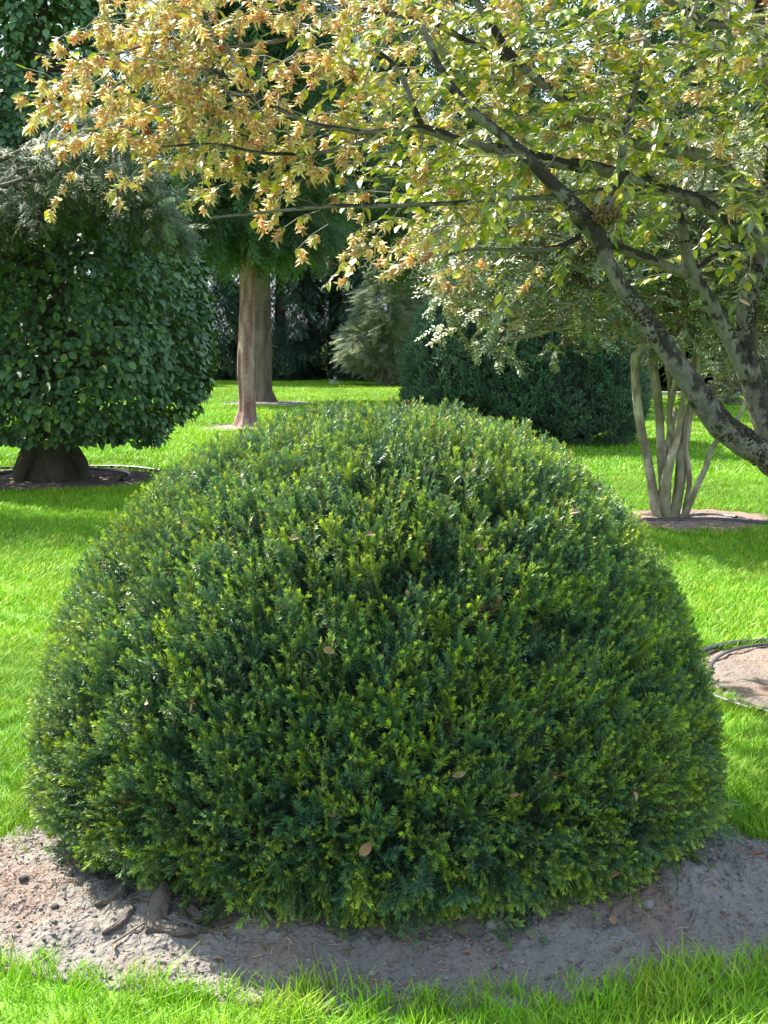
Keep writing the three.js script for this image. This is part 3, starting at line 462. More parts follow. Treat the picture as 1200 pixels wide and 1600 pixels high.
// ------------------------------------------------------------------ the mossy leaning hornbeam on the right
{
  reseed(55);
  const base = V(2.45, 0, -6.72), tree = thing('leaning_hornbeam', 'mossy multi trunk hornbeam leaning in from the right with yellowing leaves', 'tree', base), loc = (p) => p.clone().sub(base);
  const mossy = (p, n, t) => { const a = fbm(p.x * 16, p.y * 16, p.z * 16, 3), b = fbm(p.x * 5, p.y * 5, p.z * 5 + 4, 3); const e = fbm(p.x * 48, p.y * 48, p.z * 48 + 2, 2); let c = mix3([0.075, 0.066, 0.054], [0.17, 0.157, 0.13], smooth(0.25, 0.75, a * 0.5 + e * 0.5)); c = mix3(c, [0.12, 0.14, 0.095], smooth(0.5, 0.7, fbm(p.x * 13 + 8, p.y * 13, p.z * 13, 3)) * 0.6); const m = smooth(0.49, 0.54, a * 0.4 + b * 0.35 + e * 0.25 + 0.10 * n.y); return mix3(c, [0.016, 0.013, 0.008], m); };
  const bark = new THREE.MeshStandardMaterial({ color: 0xffffff, vertexColors: true, roughness: 0.95, bumpMap: lichenBump, bumpScale: 0.008 }), sk = new Skeleton();
  const limbs = [];
  const limb = (list, name = 'limb') => { const pts = list.map(([x, y, d]) => at(x, y, d)), rad = list.map((q) => 0.87 * q[3] / FOC * q[2]); limbs.push([pts, rad]); sk.limb(pts); return part(name, tube(pts.map(loc), rad, { seg: 26, step: 0.014, rough: 0.2, freq: 9, uv: 5, colour: mossy }), bark, tree); };
  limb([[1438, 1095, 6.72, 50], [1405, 960, 6.68, 44], [1330, 815, 6.6, 34], [1255, 755, 6.5, 29], [1200, 715, 6.45, 26], [1130, 668, 6.4, 23.5], [1062, 575, 6.35, 19], [1002, 490, 6.3, 15], [955, 420, 6.25, 13.5], [928, 352, 6.2, 15]], 'trunk');
  limb([[1450, 1095, 6.75, 46], [1400, 960, 6.8, 40], [1290, 800, 6.9, 29], [1215, 705, 6.95, 23], [1178, 610, 7.0, 20], [1165, 520, 7.0, 17], [1168, 460, 7.0, 15], [1188, 400, 7.05, 14], [1204, 320, 7.1, 13], [1206, 200, 7.2, 12], [1190, 60, 7.3, 11], [1170, -90, 7.4, 7]], 'trunk');
  limb([[1168, 590, 6.98, 15], [1132, 515, 6.95, 13], [1102, 460, 6.9, 12], [1078, 420, 6.9, 11], [1068, 375, 6.9, 9.5], [1062, 335, 6.95, 8], [1040, 300, 7.0, 9], [1000, 265, 7.05, 7]]);
  limb([[930, 356, 6.2, 14], [880, 305, 6.18, 13], [845, 268, 6.16, 11], [790, 215, 6.2, 9], [735, 172, 6.2, 9], [690, 110, 6.25, 7], [660, 40, 6.3, 5]]);
  limb([[932, 352, 6.2, 12], [952, 315, 6.22, 9], [968, 280, 6.26, 7], [974, 225, 6.3, 7], [990, 150, 6.35, 5], [1010, 60, 6.4, 4]]);
  limb([[1290, 480, 7.0, 16], [1200, 385, 6.8, 14], [1130, 340, 6.7, 13], [1090, 315, 6.65, 12.5], [1000, 285, 6.6, 11], [930, 262, 6.5, 11], [880, 256, 6.45, 10], [820, 243, 6.4, 11], [735, 226, 6.35, 10], [662, 202, 6.3, 8], [610, 206, 6.3, 7], [555, 206, 6.25, 5]]);
  limb([[662, 203, 6.3, 6], [645, 165, 6.3, 6], [630, 125, 6.35, 5], [605, 90, 6.4, 4], [560, 70, 6.4, 3]]);
  limb([[1072, 428, 6.9, 10], [1030, 411, 6.8, 9], [965, 386, 6.7, 9], [915, 360, 6.6, 8], [895, 335, 6.5, 6]]);
  limb([[1085, 428, 6.92, 6], [1100, 410, 6.95, 6], [1140, 390, 6.98, 5], [1182, 376, 7.0, 5]]);
  limb([[907, 370, 6.5, 6], [870, 386, 6.45, 5], [805, 391, 6.4, 4], [735, 390, 6.4, 3], [690, 402, 6.35, 2.5]]);
  limb([[1206, 330, 7.1, 15], [1170, 300, 7.0, 14], [1112, 250, 6.9, 13], [1030, 232, 6.8, 12], [962, 212, 6.75, 10], [915, 185, 6.7, 8], [870, 148, 6.7, 8], [808, 97, 6.7, 8], [774, 50, 6.75, 7], [744, 0, 6.8, 6], [720, -60, 6.8, 5]]);
  limb([[806, 97, 6.7, 6], [740, 70, 6.65, 6], [668, 32, 6.6, 5], [600, 20, 6.6, 5], [540, 10, 6.55, 4], [480, -15, 6.5, 3]]);
  limb([[905, 300, 6.3, 5], [860, 308, 6.3, 5], [800, 310, 6.3, 4.5], [690, 318, 6.25, 4], [600, 322, 6.2, 4], [520, 322, 6.2, 3.5], [430, 330, 6.2, 3], [330, 340, 6.2, 2]]);
  limb([[1330, 150, 7.2, 12], [1180, 42, 7.0, 9], [1110, 36, 6.9, 8], [1060, 10, 6.9, 6], [1020, -20, 6.9, 5]]);
  limb([[1204, 300, 7.1, 8], [1130, 302, 6.9, 7], [1060, 305, 6.8, 6], [980, 298, 6.7, 5], [900, 300, 6.6, 4]]);
  limb([[560, 206, 6.25, 5], [480, 190, 6.25, 4], [400, 150, 6.3, 3.5], [330, 110, 6.3, 3], [230, 105, 6.35, 2]]);
  limb([[610, 206, 6.3, 4], [520, 235, 6.25, 4], [420, 240, 6.2, 3], [330, 225, 6.2, 2.5], [250, 230, 6.2, 2]]);
  limb([[540, 10, 6.55, 4], [450, 60, 6.5, 4], [350, 70, 6.5, 3], [270, 60, 6.5, 2.5], [180, 85, 6.5, 2]]);
  limb([[1240, 300, 7.1, 10], [1330, 200, 7.0, 8], [1400, 60, 7.0, 5]]);
  // moss cushions on the bark
  const moss = []; for (let i = 0; i < 26000; i++) {
    const [pts, rad] = limbs[Math.floor(Math.pow(rnd(), 1.8) * 6)], u = rnd() * (pts.length - 1.001), k = Math.floor(u), f = u - k, p = pts[k].clone().lerp(pts[k + 1], f), d = pts[k + 1].clone().sub(pts[k]).normalize(), r = mix(rad[k], rad[k + 1], f);
    const n = V(gauss(), gauss() + 0.5, gauss()).addScaledVector(d, -0); n.addScaledVector(d, -n.dot(d)).normalize(); if (r < 0.025 || fbm(p.x * 6, p.y * 6, p.z * 6 + 4, 3) + 0.08 * n.y + 0.5 * (fbm(p.x * 30, p.y * 30, p.z * 30, 2) - 0.5) < 0.53) continue;
    moss.push({ m: along(loc(p.addScaledVector(n, r * 0.95)), n, rnd() * 6, rr(0.003, 0.009), rr(0.003, 0.008), rr(0.003, 0.008)), c: sc3(rnd() < 0.85 ? [0.018, 0.015, 0.009] : [0.06, 0.055, 0.018], rr(0.6, 1.3)) });
  }
  for (let i = 0; i < 700; i++) { const p = at(946 + gauss() * 14, 336 + gauss() * 9, 6.17 + gauss() * 0.035), n = V(gauss(), 1, gauss()).normalize(); moss.push({ m: along(loc(p), n, rnd() * 6, rr(0.004, 0.014), rr(0.004, 0.009), rr(0.004, 0.009)), c: sc3([0.09, 0.06, 0.02], rr(0.6, 1.3)) }); }
  copies('moss', new THREE.IcosahedronGeometry(1, 1), new THREE.MeshStandardMaterial({ roughness: 1 }), moss, tree);
  // leaves and catkins
  const xs = [60, 100, 200, 300, 400, 500, 600, 700, 800, 900, 1000, 1100, 1200, 1350, 1500], ys = [-350, -150, 0, 50, 100, 150, 200, 250, 300, 350, 400, 450];
  const rows = [
    [0, 0, 0, .2, .3, .4, .5, .5, .5, .5, .5, .5, .4, .3, 0], [0, 0, .1, .4, .6, .7, .8, .8, .9, .9, .9, .8, .7, .6, 0],
    [0, .0, .15, .6, .7, .85, .95, 1, 1, 1, 1, .85, .8, .7, 0], [0, .15, .7, .8, .8, .6, .9, 1, 1, 1, 1, 1, 1, .8, 0], [0, .45, .9, .8, .7, .8, .95, 1, 1, 1, 1, 1, 1, .8, 0], [0, .3, .45, .6, .95, .9, .95, 1, 1, 1, 1, 1, 1, .8, 0],
    [0, 0, .4, .85, 1, .9, .9, 1, 1, 1, 1, 1, .9, .7, 0], [0, 0, .5, .9, .6, .6, .6, .9, 1, .9, .8, .85, .8, .5, 0], [0, 0, .05, .35, .2, .4, .45, .65, .7, .6, .4, .5, .4, .3, 0], [0, 0, 0, .05, 0, .25, .65, .8, .65, .45, .3, .25, .2, .2, 0], [0, 0, 0, 0, 0, 0, .4, .55, .25, .15, .1, .1, .1, .1, 0], [0, 0, 0, 0, 0, 0, 0, 0, 0, 0, 0, 0, 0, 0, 0]];
  const spots = []; let tries = 0;
  while (spots.length < 1400 && tries++ < 40000) {
    const px = rr(60, 1500), py = rr(-350, 450), d = px < 560 ? rr(6.1, 6.8) : rr(6.05, 8.0); if (rnd() > gridValue(rows, xs, ys, px, py) * (py < -20 ? 0.55 : 1)) continue;
    const p = at(px, py, d); const gap = fbm(p.x * 3.2, p.y * 5, p.z * 3.2, 2); if (gap < (px < 580 ? 0.49 : 0.38) && rnd() < 0.92) continue; if (py < -60 && px < 760) continue; if (px < 580 && rnd() < 0.1) continue; spots.push({ p, px, py });
  }
  const anchors = limbs.flatMap(([pts]) => pts), near = (p) => { let m = 1e9; for (const a of anchors) m = Math.min(m, a.distanceToSquared(p)); return m; };
  spots.forEach((s) => { s.d = near(s.p); }); spots.sort((a, b) => a.d - b.d);
  const leaves = [], cat = [];
  const GREEN = [0.20, 0.32, 0.03], YEL = [0.62, 0.60, 0.035], OLD = [0.55, 0.34, 0.10], GREY = [0.24, 0.28, 0.15];
  for (const { p, px, py } of spots) {
    const arr = sk.reach(p), low = smooth(320, 380, py) * smooth(520, 600, px) * (1 - smooth(780, 860, px)), hop = clamp(0.88 * (1 - smooth(450, 680, px)) + 0.5 * low + 0.13);
    const d = arr.clone().multiplyScalar(0.6).add(V(-0.45, -0.05, 0.2)).add(V(gauss(), gauss() * 0.35, gauss()).multiplyScalar(0.5)).normalize(), L = rr(0.14, 0.24), hops = rnd() < hop;
    const e = p.clone().addScaledVector(d, L); e.y -= 0.03; const i0 = sk.add(p.clone().addScaledVector(d, L * 0.5), sk.n.length - 1), i1 = sk.add(e, i0); sk.n[i0].w = 1; sk.n[i1].w = 0.6;
    const right = V().crossVectors(d, UP).normalize(), nL = hops ? 2 + Math.floor(rnd() * 3) : 8 + Math.floor(rnd() * 4);
    for (let i = 0; i < nL; i++) {
      const t = (i + 0.7) / nL, sd = i % 2 ? 1 : -1, q = p.clone().lerp(e, t), ld = d.clone().multiplyScalar(0.65).addScaledVector(right, sd * 0.8).add(V(gauss() * 0.3, -0.25 + gauss() * 0.3, gauss() * 0.3)).normalize(), up = V(gauss() * 0.45, 1, gauss() * 0.45).normalize();
      const m = rnd(), yl = smooth(900, 450, px); let c = m < 0.42 - 0.3 * yl ? mix3(GREEN, GREY, rnd()) : m < 0.92 ? mix3(GREEN, YEL, rr(0.3, 1)) : mix3(YEL, OLD, rnd()); c = sc3(c, rr(0.8, 1.2));
      const s = rr(0.042, 0.070); leaves.push({ m: facing(loc(q), ld, up, s), c, k: Math.floor(rnd() * 3), off: base });
    }
    if (hops) for (let i = 0, n = 2 + Math.floor(rnd() * 3); i < n; i++) { const q = p.clone().lerp(e, (i + 0.6) / n), ld = V(gauss() * 0.8 - 0.3, -0.8 + gauss() * 0.3, gauss() * 0.8).normalize(), warm = rnd(); cat.push({ m: along(loc(q), ld, rnd() * 6, rr(0.04, 0.082)), c: sc3(warm < 0.8 ? mix3([0.68, 0.64, 0.27], [0.60, 0.50, 0.25], rnd()) : mix3([0.68, 0.53, 0.24], [0.50, 0.22, 0.09], Math.pow(rnd(), 3)), rr(0.8, 1.25)), k: i }); }
  }
  const lm = foliageMat({ roughness: 0.4, transmission: 0.58, specularIntensity: 0.8, bumpMap: leafBump, bumpScale: 0.0012 }), lg = [leafShape(0.58, 0.18, 0.18), leafShape(0.54, 0.3, 0.3), leafShape(0.6, 0.08, -0.1)];
  const [big, rest] = largest(leaves, 300, (q, t) => t[1] < 440 && t[0] > 480);
  copiesOf('leaves', lg, lm, rest, tree); pieces('leaf', lg, variants(lm, [GREEN, GREY, mix3(GREEN, YEL, 0.5), YEL, mix3(GREEN, YEL, 0.8), mix3(YEL, OLD, 0.5), OLD, sc3(GREEN, 1.2)]), big, tree);
  const cm = foliageMat({ roughness: 0.65, transmission: 0.5, specularIntensity: 0.4 }), cgs = [catkinShape(3), catkinShape(8), catkinShape(13)];
  const [cbig, crest] = largest(cat.map((q) => ({ ...q, off: base })), 200);
  copiesOf('catkins', cgs, cm, crest, tree); pieces('catkin', cgs, variants(cm, [[0.80, 0.74, 0.27], [0.74, 0.63, 0.27], [0.66, 0.50, 0.22], [0.52, 0.26, 0.10], [0.85, 0.78, 0.32]]), cbig, tree);
  const tg = sk.mesh(0.0016, 0.009); tg.translate(-base.x, -base.y, -base.z);
  part('twigs', tg, new THREE.MeshStandardMaterial({ color: new THREE.Color().setRGB(0.15, 0.13, 0.105), roughness: 0.85 }), tree, 'stuff');
}

// ------------------------------------------------------------------ the pale many stemmed tree
{
  reseed(66);
  const base = ground(1047, 812), tree = thing('multi_stem_tree', 'small tree with many pale stems and grey green leaves on the right lawn', 'tree', base), loc = (p) => p.clone().sub(base), D = -base.z, sk = new Skeleton();
  const bark = new THREE.MeshStandardMaterial({ color: 0xffffff, vertexColors: true, roughness: 0.9, bumpMap: lichenBump, bumpScale: 0.006 });
  const pale = (p) => { const a = fbm(p.x * 12, p.y * 5, p.z * 12, 4); let c = mix3([0.13, 0.105, 0.07], [0.40, 0.36, 0.28], smooth(0.3, 0.7, a * 0.6 + 0.4 * fbm(p.x * 40, p.y * 16, p.z * 40, 2))); return mix3(c, [0.13, 0.135, 0.05], 0.6 * smooth(0.45, 0.65, fbm(p.x * 5, p.y * 3, p.z * 5 + 9, 3))); };
  const stem = (list, dz = 0) => { const pts = list.map(([x, y], i) => { const p = at(x, y, D + dz * i / (list.length - 1)); if (i === 0 && y > 800) p.y = 0.0; return p; }), rad = list.map((q, i) => q[2] * (i === 0 ? 0.8 : 1) * 0.88 / FOC * D); sk.limb(pts, 0.15); part('stem', tube(pts.map(loc), rad, { seg: 14, step: 0.03, rough: 0.2, freq: 5, uv: 4, colour: pale }), bark, tree); };
  stem([[1029, 814, 12], [1024, 788, 10.5], [1019, 758, 9], [1010, 710, 8], [1001, 668, 8], [995, 620, 7.5], [992, 575, 7.5], [992, 558, 8.5], [1001, 545, 6.5], [1004, 515, 6], [998, 440, 5], [975, 340, 3]], -0.15);
  stem([[1040, 812, 9], [1036, 770, 7.5], [1033, 720, 7], [1031, 660, 7.5], [1027, 615, 8], [1020, 570, 8], [1019, 545, 8], [1016, 500, 6.5], [1028, 420, 5], [1025, 330, 3]], 0.25);
  stem([[1043, 816, 12], [1037, 782, 10.5], [1042, 742, 9], [1050, 710, 6.5], [1057, 688, 6], [1061, 665, 5], [1066, 640, 5], [1068, 600, 5], [1066, 540, 5], [1072, 440, 4], [1085, 320, 3]], -0.2);
  stem([[1056, 685, 6], [1047, 664, 6], [1046, 638, 6], [1053, 610, 5.5], [1057, 585, 5], [1058, 500, 4], [1050, 400, 3]], -0.1);
  stem([[1047, 640, 5], [1047, 605, 5], [1043, 565, 4.5], [1040, 500, 4], [1020, 420, 3]], 0.1);
  stem([[1043, 790, 7], [1044, 730, 7], [1047, 680, 7], [1056, 640, 6]], 0.3);
  stem([[1052, 812, 13], [1061, 765, 10.5], [1066, 710, 10], [1074, 660, 8.5], [1081, 630, 8], [1086, 590, 8], [1089, 555, 8], [1093, 510, 6.5], [1105, 400, 4], [1120, 300, 3]], 0.4);
  stem([[1069, 814, 7], [1072, 787, 5], [1077, 758, 5], [1076, 730, 4.5], [1071, 700, 4.5], [1073, 660, 4.5], [1078, 635, 4.5], [1084, 600, 4], [1092, 520, 4]], 0.1);
  stem([[1062, 815, 9], [1069, 806, 7], [1079, 785, 5.5], [1091, 755, 5.5], [1103, 730, 5], [1110, 706, 5], [1121, 689, 4.5], [1146, 664, 4], [1160, 640, 3.5], [1167, 612, 3], [1180, 540, 3], [1200, 470, 2.5]], -0.4);
  stem([[1003, 540, 4.5], [940, 506, 4], [880, 512, 3], [830, 525, 2.5], [790, 530, 2]], -0.3);
  stem([[1006, 510, 4], [950, 460, 4], [880, 420, 3], [800, 400, 2.5], [720, 420, 2]], -0.2);
  const list = [], xs = [660, 700, 760, 820, 900, 1000, 1100, 1200, 1300, 1420], ys = [220, 280, 340, 400, 440, 480, 520, 560, 610];
  const rows = [[0, .1, .2, .3, .4, .5, .5, .4, .3, 0], [0, .2, .4, .6, .8, .9, .9, .9, .6, 0], [0, .4, .6, .8, 1, 1, 1, 1, .8, 0], [0, .7, .8, .9, 1, 1, 1, 1, .8, 0], [0, .6, .7, .8, .9, 1, 1, 1, .8, 0], [0, .15, .5, .5, .4, .5, .9, .9, .8, 0], [0, 0, .12, .25, .08, .2, .8, .5, .5, 0], [0, 0, 0, .05, .0, .0, .45, .25, .3, 0], [0, 0, 0, 0, 0, 0, 0, 0, 0, 0]];
  const spots = []; let tries = 0; while (spots.length < 2700 && tries++ < 60000) { const px = rr(660, 1420), py = rr(220, 610), d = D + rr(-1.1, 1.2); if (rnd() < gridValue(rows, xs, ys, px, py)) { const p = at(px, py, d); if (fbm(p.x * 2.5, p.y * 3, p.z * 2.5, 2) > 0.42 || rnd() < 0.35) spots.push(p); } }
  spots.sort((a, b) => a.distanceToSquared(at(1050, 480, D)) - b.distanceToSquared(at(1050, 480, D)));
  for (const p of spots) { const a = sk.reach(p, 0.12, 0.08), d = a.multiplyScalar(0.6).add(V(gauss(), gauss() * 0.6, gauss())).normalize(), up = V(gauss() * 0.5, 1, gauss() * 0.5 + 0.2).normalize(), L = rr(0.17, 0.30), m = rnd(); for (let i = 0; i < 4; i++) list.push({ m: facing(loc(p), i ? d.clone().add(V(gauss(), gauss() * 0.5, gauss())).normalize() : d, up, L), c: sc3(m < 0.75 ? mix3([0.15, 0.20, 0.09], [0.28, 0.33, 0.17], rnd()) : mix3([0.22, 0.25, 0.06], [0.26, 0.20, 0.10], rnd()), rr(0.8, 1.2)), k: Math.floor(rnd() * 3) }); }
  copiesOf('crown', [1, 2, 3].map((s) => leafSpray(s * 9, { n: 15, size: 0.165, w: 0.5 })), foliageMat({ roughness: 0.5, transmission: 0.35, specularIntensity: 0.55 }), list, tree);
  const tg = sk.mesh(0.002, 0.012); tg.translate(-base.x, -base.y, -base.z); part('twigs', tg, new THREE.MeshStandardMaterial({ color: new THREE.Color().setRGB(0.17, 0.145, 0.11), roughness: 0.9 }), tree, 'stuff');
}

// ------------------------------------------------------------------ the dense hornbeam on the left
function profileAt(prof, h) { let i = 0; while (i < prof.length - 2 && prof[i + 1][0] < h) i++; return mix(prof[i][1], prof[i + 1][1], clamp((h - prof[i][0]) / (prof[i + 1][0] - prof[i][0]))); }
{
  reseed(77);
  const base = V(-3.72, 0, -16.35), tree = thing('dense_hornbeam', 'dense dark green hornbeam clothed in leaves almost to its flared trunk', 'tree', base);
  const green = (p) => { const a = fbm(p.x * 6, p.y * 4, p.z * 6, 4); return mix3([0.035, 0.033, 0.018], [0.08, 0.078, 0.045], a); };
  const bark = new THREE.MeshStandardMaterial({ color: 0xffffff, vertexColors: true, roughness: 0.95, map: barkMap, bumpMap: barkBump, bumpScale: 0.015 });
  part('trunk', tube([V(0, -0.03, 0), V(0, 0.07, 0), V(0, 0.25, 0), V(0.02, 0.6, 0), V(0, 1.6, 0), V(0.05, 3.5, 0), V(0, 6, 0)], [0.36, 0.31, 0.27, 0.25, 0.22, 0.16, 0.05], { seg: 34, step: 0.05, rough: 0.16, freq: 2.5, lobes: 0.16, uv: 2, colour: green }), bark, tree);
  for (const [a, l, r] of [[1.2, 0.42, 0.10], [2.4, 0.40, 0.09], [0.1, 0.38, 0.09], [3.5, 0.38, 0.09], [5, 0.4, 0.09]]) part('root', tube([V(Math.cos(a) * 0.15, 0.45, Math.sin(a) * 0.15), V(Math.cos(a) * 0.36, 0.13, Math.sin(a) * 0.36), V(Math.cos(a) * l, -0.02, Math.sin(a) * l)], [0.13, r, 0.05], { seg: 12, rough: 0.15, uv: 2, colour: green }), bark, tree);
  const prof = [[0.52, 1.3], [0.66, 1.68], [1.0, 1.88], [1.5, 1.96], [2.4, 1.78], [3.2, 1.5], [4.0, 1.25], [5.0, 1.1], [6.0, 0.75], [6.6, 0.1]], list = [];
  for (let i = 0; i < 48000; i++) {
    const h = 0.5 + 6.1 * Math.pow(rnd(), 1.15), a = rr(0, 6.28), n0 = fbm(Math.cos(a) * 2.2 + 5, h * 1.3, Math.sin(a) * 2.2, 3), n1 = fbm(Math.cos(a) * 5, h * 3, Math.sin(a) * 5 + 7, 2), inner = rnd() < 0.3;
    let r = profileAt(prof, h) * (0.92 + 0.18 * (n0 - 0.5)) + 0.3 * (n1 - 0.5) - (inner ? rr(0.1, 0.55) : rr(0, 0.12)); if (n1 < 0.36 && !inner && rnd() < 0.7) continue; if (h > 4 && n0 < 0.42 && rnd() < 0.85) continue; if (r < 0.05) continue;
    const p = V(r * Math.cos(a), h + (r > 1.2 && h < 0.9 ? 0.5 * (n0 - 0.5) : 0), r * Math.sin(a) * 0.92), out = V(Math.cos(a), 0, Math.sin(a)), d = out.clone().multiplyScalar(0.5).add(V(gauss() * 0.6, -0.45 + gauss() * 0.5, gauss() * 0.6)).normalize(), f = out.clone().add(V(gauss() * 0.7, 0.75 + gauss() * 0.5, gauss() * 0.7)).normalize();
    const fresh = n0 > 0.56 && rnd() < 0.25; list.push({ m: facing(p, d, f, rr(0.055, 0.12)), c: sc3(fresh ? [0.13, 0.22, 0.03] : mix3([0.046, 0.118, 0.044], [0.115, 0.215, 0.07], Math.pow(rnd(), 1.3)), rr(0.8, 1.25)), k: Math.floor(rnd() * 3), off: base, front: !inner && Math.sin(a) > 0.3 });
  }
  const lm = foliageMat({ roughness: 0.42, transmission: 0.32, specularIntensity: 0.55, bumpMap: leafBump, bumpScale: 0.002 }), lg = [leafShape(0.68, 0.15, 0.15), leafShape(0.64, 0.25, 0.25), leafShape(0.7, 0.05, -0.08)];
  const [big, rest] = largest(list, 300, (q, t) => q.front && t[1] > 330);
  copiesOf('crown', lg, lm, rest, tree); pieces('leaf', lg, variants(lm, [[0.034, 0.088, 0.042], [0.045, 0.11, 0.05], [0.058, 0.13, 0.055], [0.075, 0.155, 0.062], [0.13, 0.22, 0.03]]), big, tree);
  const br = []; for (let i = 0; i < 40; i++) { const h = rr(0.5, 4.6), a = rr(0, 6.28), r = profileAt(prof, h) * 0.85; br.push(tube([V(0, h - 0.1, 0), V(r * 0.5 * Math.cos(a), h + 0.12, r * 0.5 * Math.sin(a)), V(r * Math.cos(a), h + 0.05, r * Math.sin(a))], [0.05, 0.03, 0.008], { seg: 6, step: 0.15, colour: green })); }
  part('branches', mergeGeometries(br), bark, tree, 'stuff');
}

// ------------------------------------------------------------------ conifers
const fronds = [frondShape(1), frondShape(2, { twigs: 9, droop: 0.5 }), frondShape(3, { twigs: 7, droop: 0.25 })];
const hangs = [frondShape(11, { twigs: 8, droop: 0.6, nl: 0.085, needles: 6 }), frondShape(12, { twigs: 7, droop: 0.8, nl: 0.085, needles: 6 })];
const conMat = foliageMat({ roughness: 0.55, transmission: 0.32, specularIntensity: 0.4 });
function barkTone(a, b) { return (p) => mix3(a, b, smooth(0.3, 0.7, fbm(p.x * 14, p.y * 2.5, p.z * 14, 4))); }
const barkMat = new THREE.MeshStandardMaterial({ color: 0xffffff, vertexColors: true, roughness: 0.95, map: barkMap, bumpMap: barkBump, bumpScale: 0.012 });
function coniferCrown(parent, o) {   // fronds in tiers round an axis, or through lobes
  const { n, prof, h0, h1, cols, size = [0.5, 0.9], down = 0.35, cx = 0, cz = 0, sx = 1, sz = 1, name = 'crown', geos = fronds, fill = 0.35, hole = 0.38 } = o, list = [];
  for (let i = 0; i < n; i++) {
    const h = h0 + (h1 - h0) * Math.pow(rnd(), 1.1), a = rr(0, 6.28), nz = fbm(Math.cos(a) * 2 + h1, h * 0.9, Math.sin(a) * 2, 3); if (nz < hole && rnd() < 0.7) continue;
    const R = profileAt(prof, h) * (0.8 + 0.5 * (nz - 0.35)), r = R * (1 - fill * rnd()), s = rr(...size), out = V(Math.cos(a), 0, Math.sin(a)), d = out.clone().add(V(gauss() * 0.6, -down + gauss() * 0.4, gauss() * 0.6)).normalize(), p = V(cx + Math.cos(a) * (r - s * 0.5) * sx, h, cz + Math.sin(a) * (r - s * 0.5) * sz);
    list.push({ m: facing(p, d, V(gauss() * 0.4, 1, gauss() * 0.4).add(out.multiplyScalar(0.4)).normalize(), s), c: sc3(mix3(cols[0], cols[1], rnd()), rr(0.75, 1.3)), k: Math.floor(rnd() * geos.length) });
  }
  copiesOf(name, geos, conMat, list, parent); return list;
}
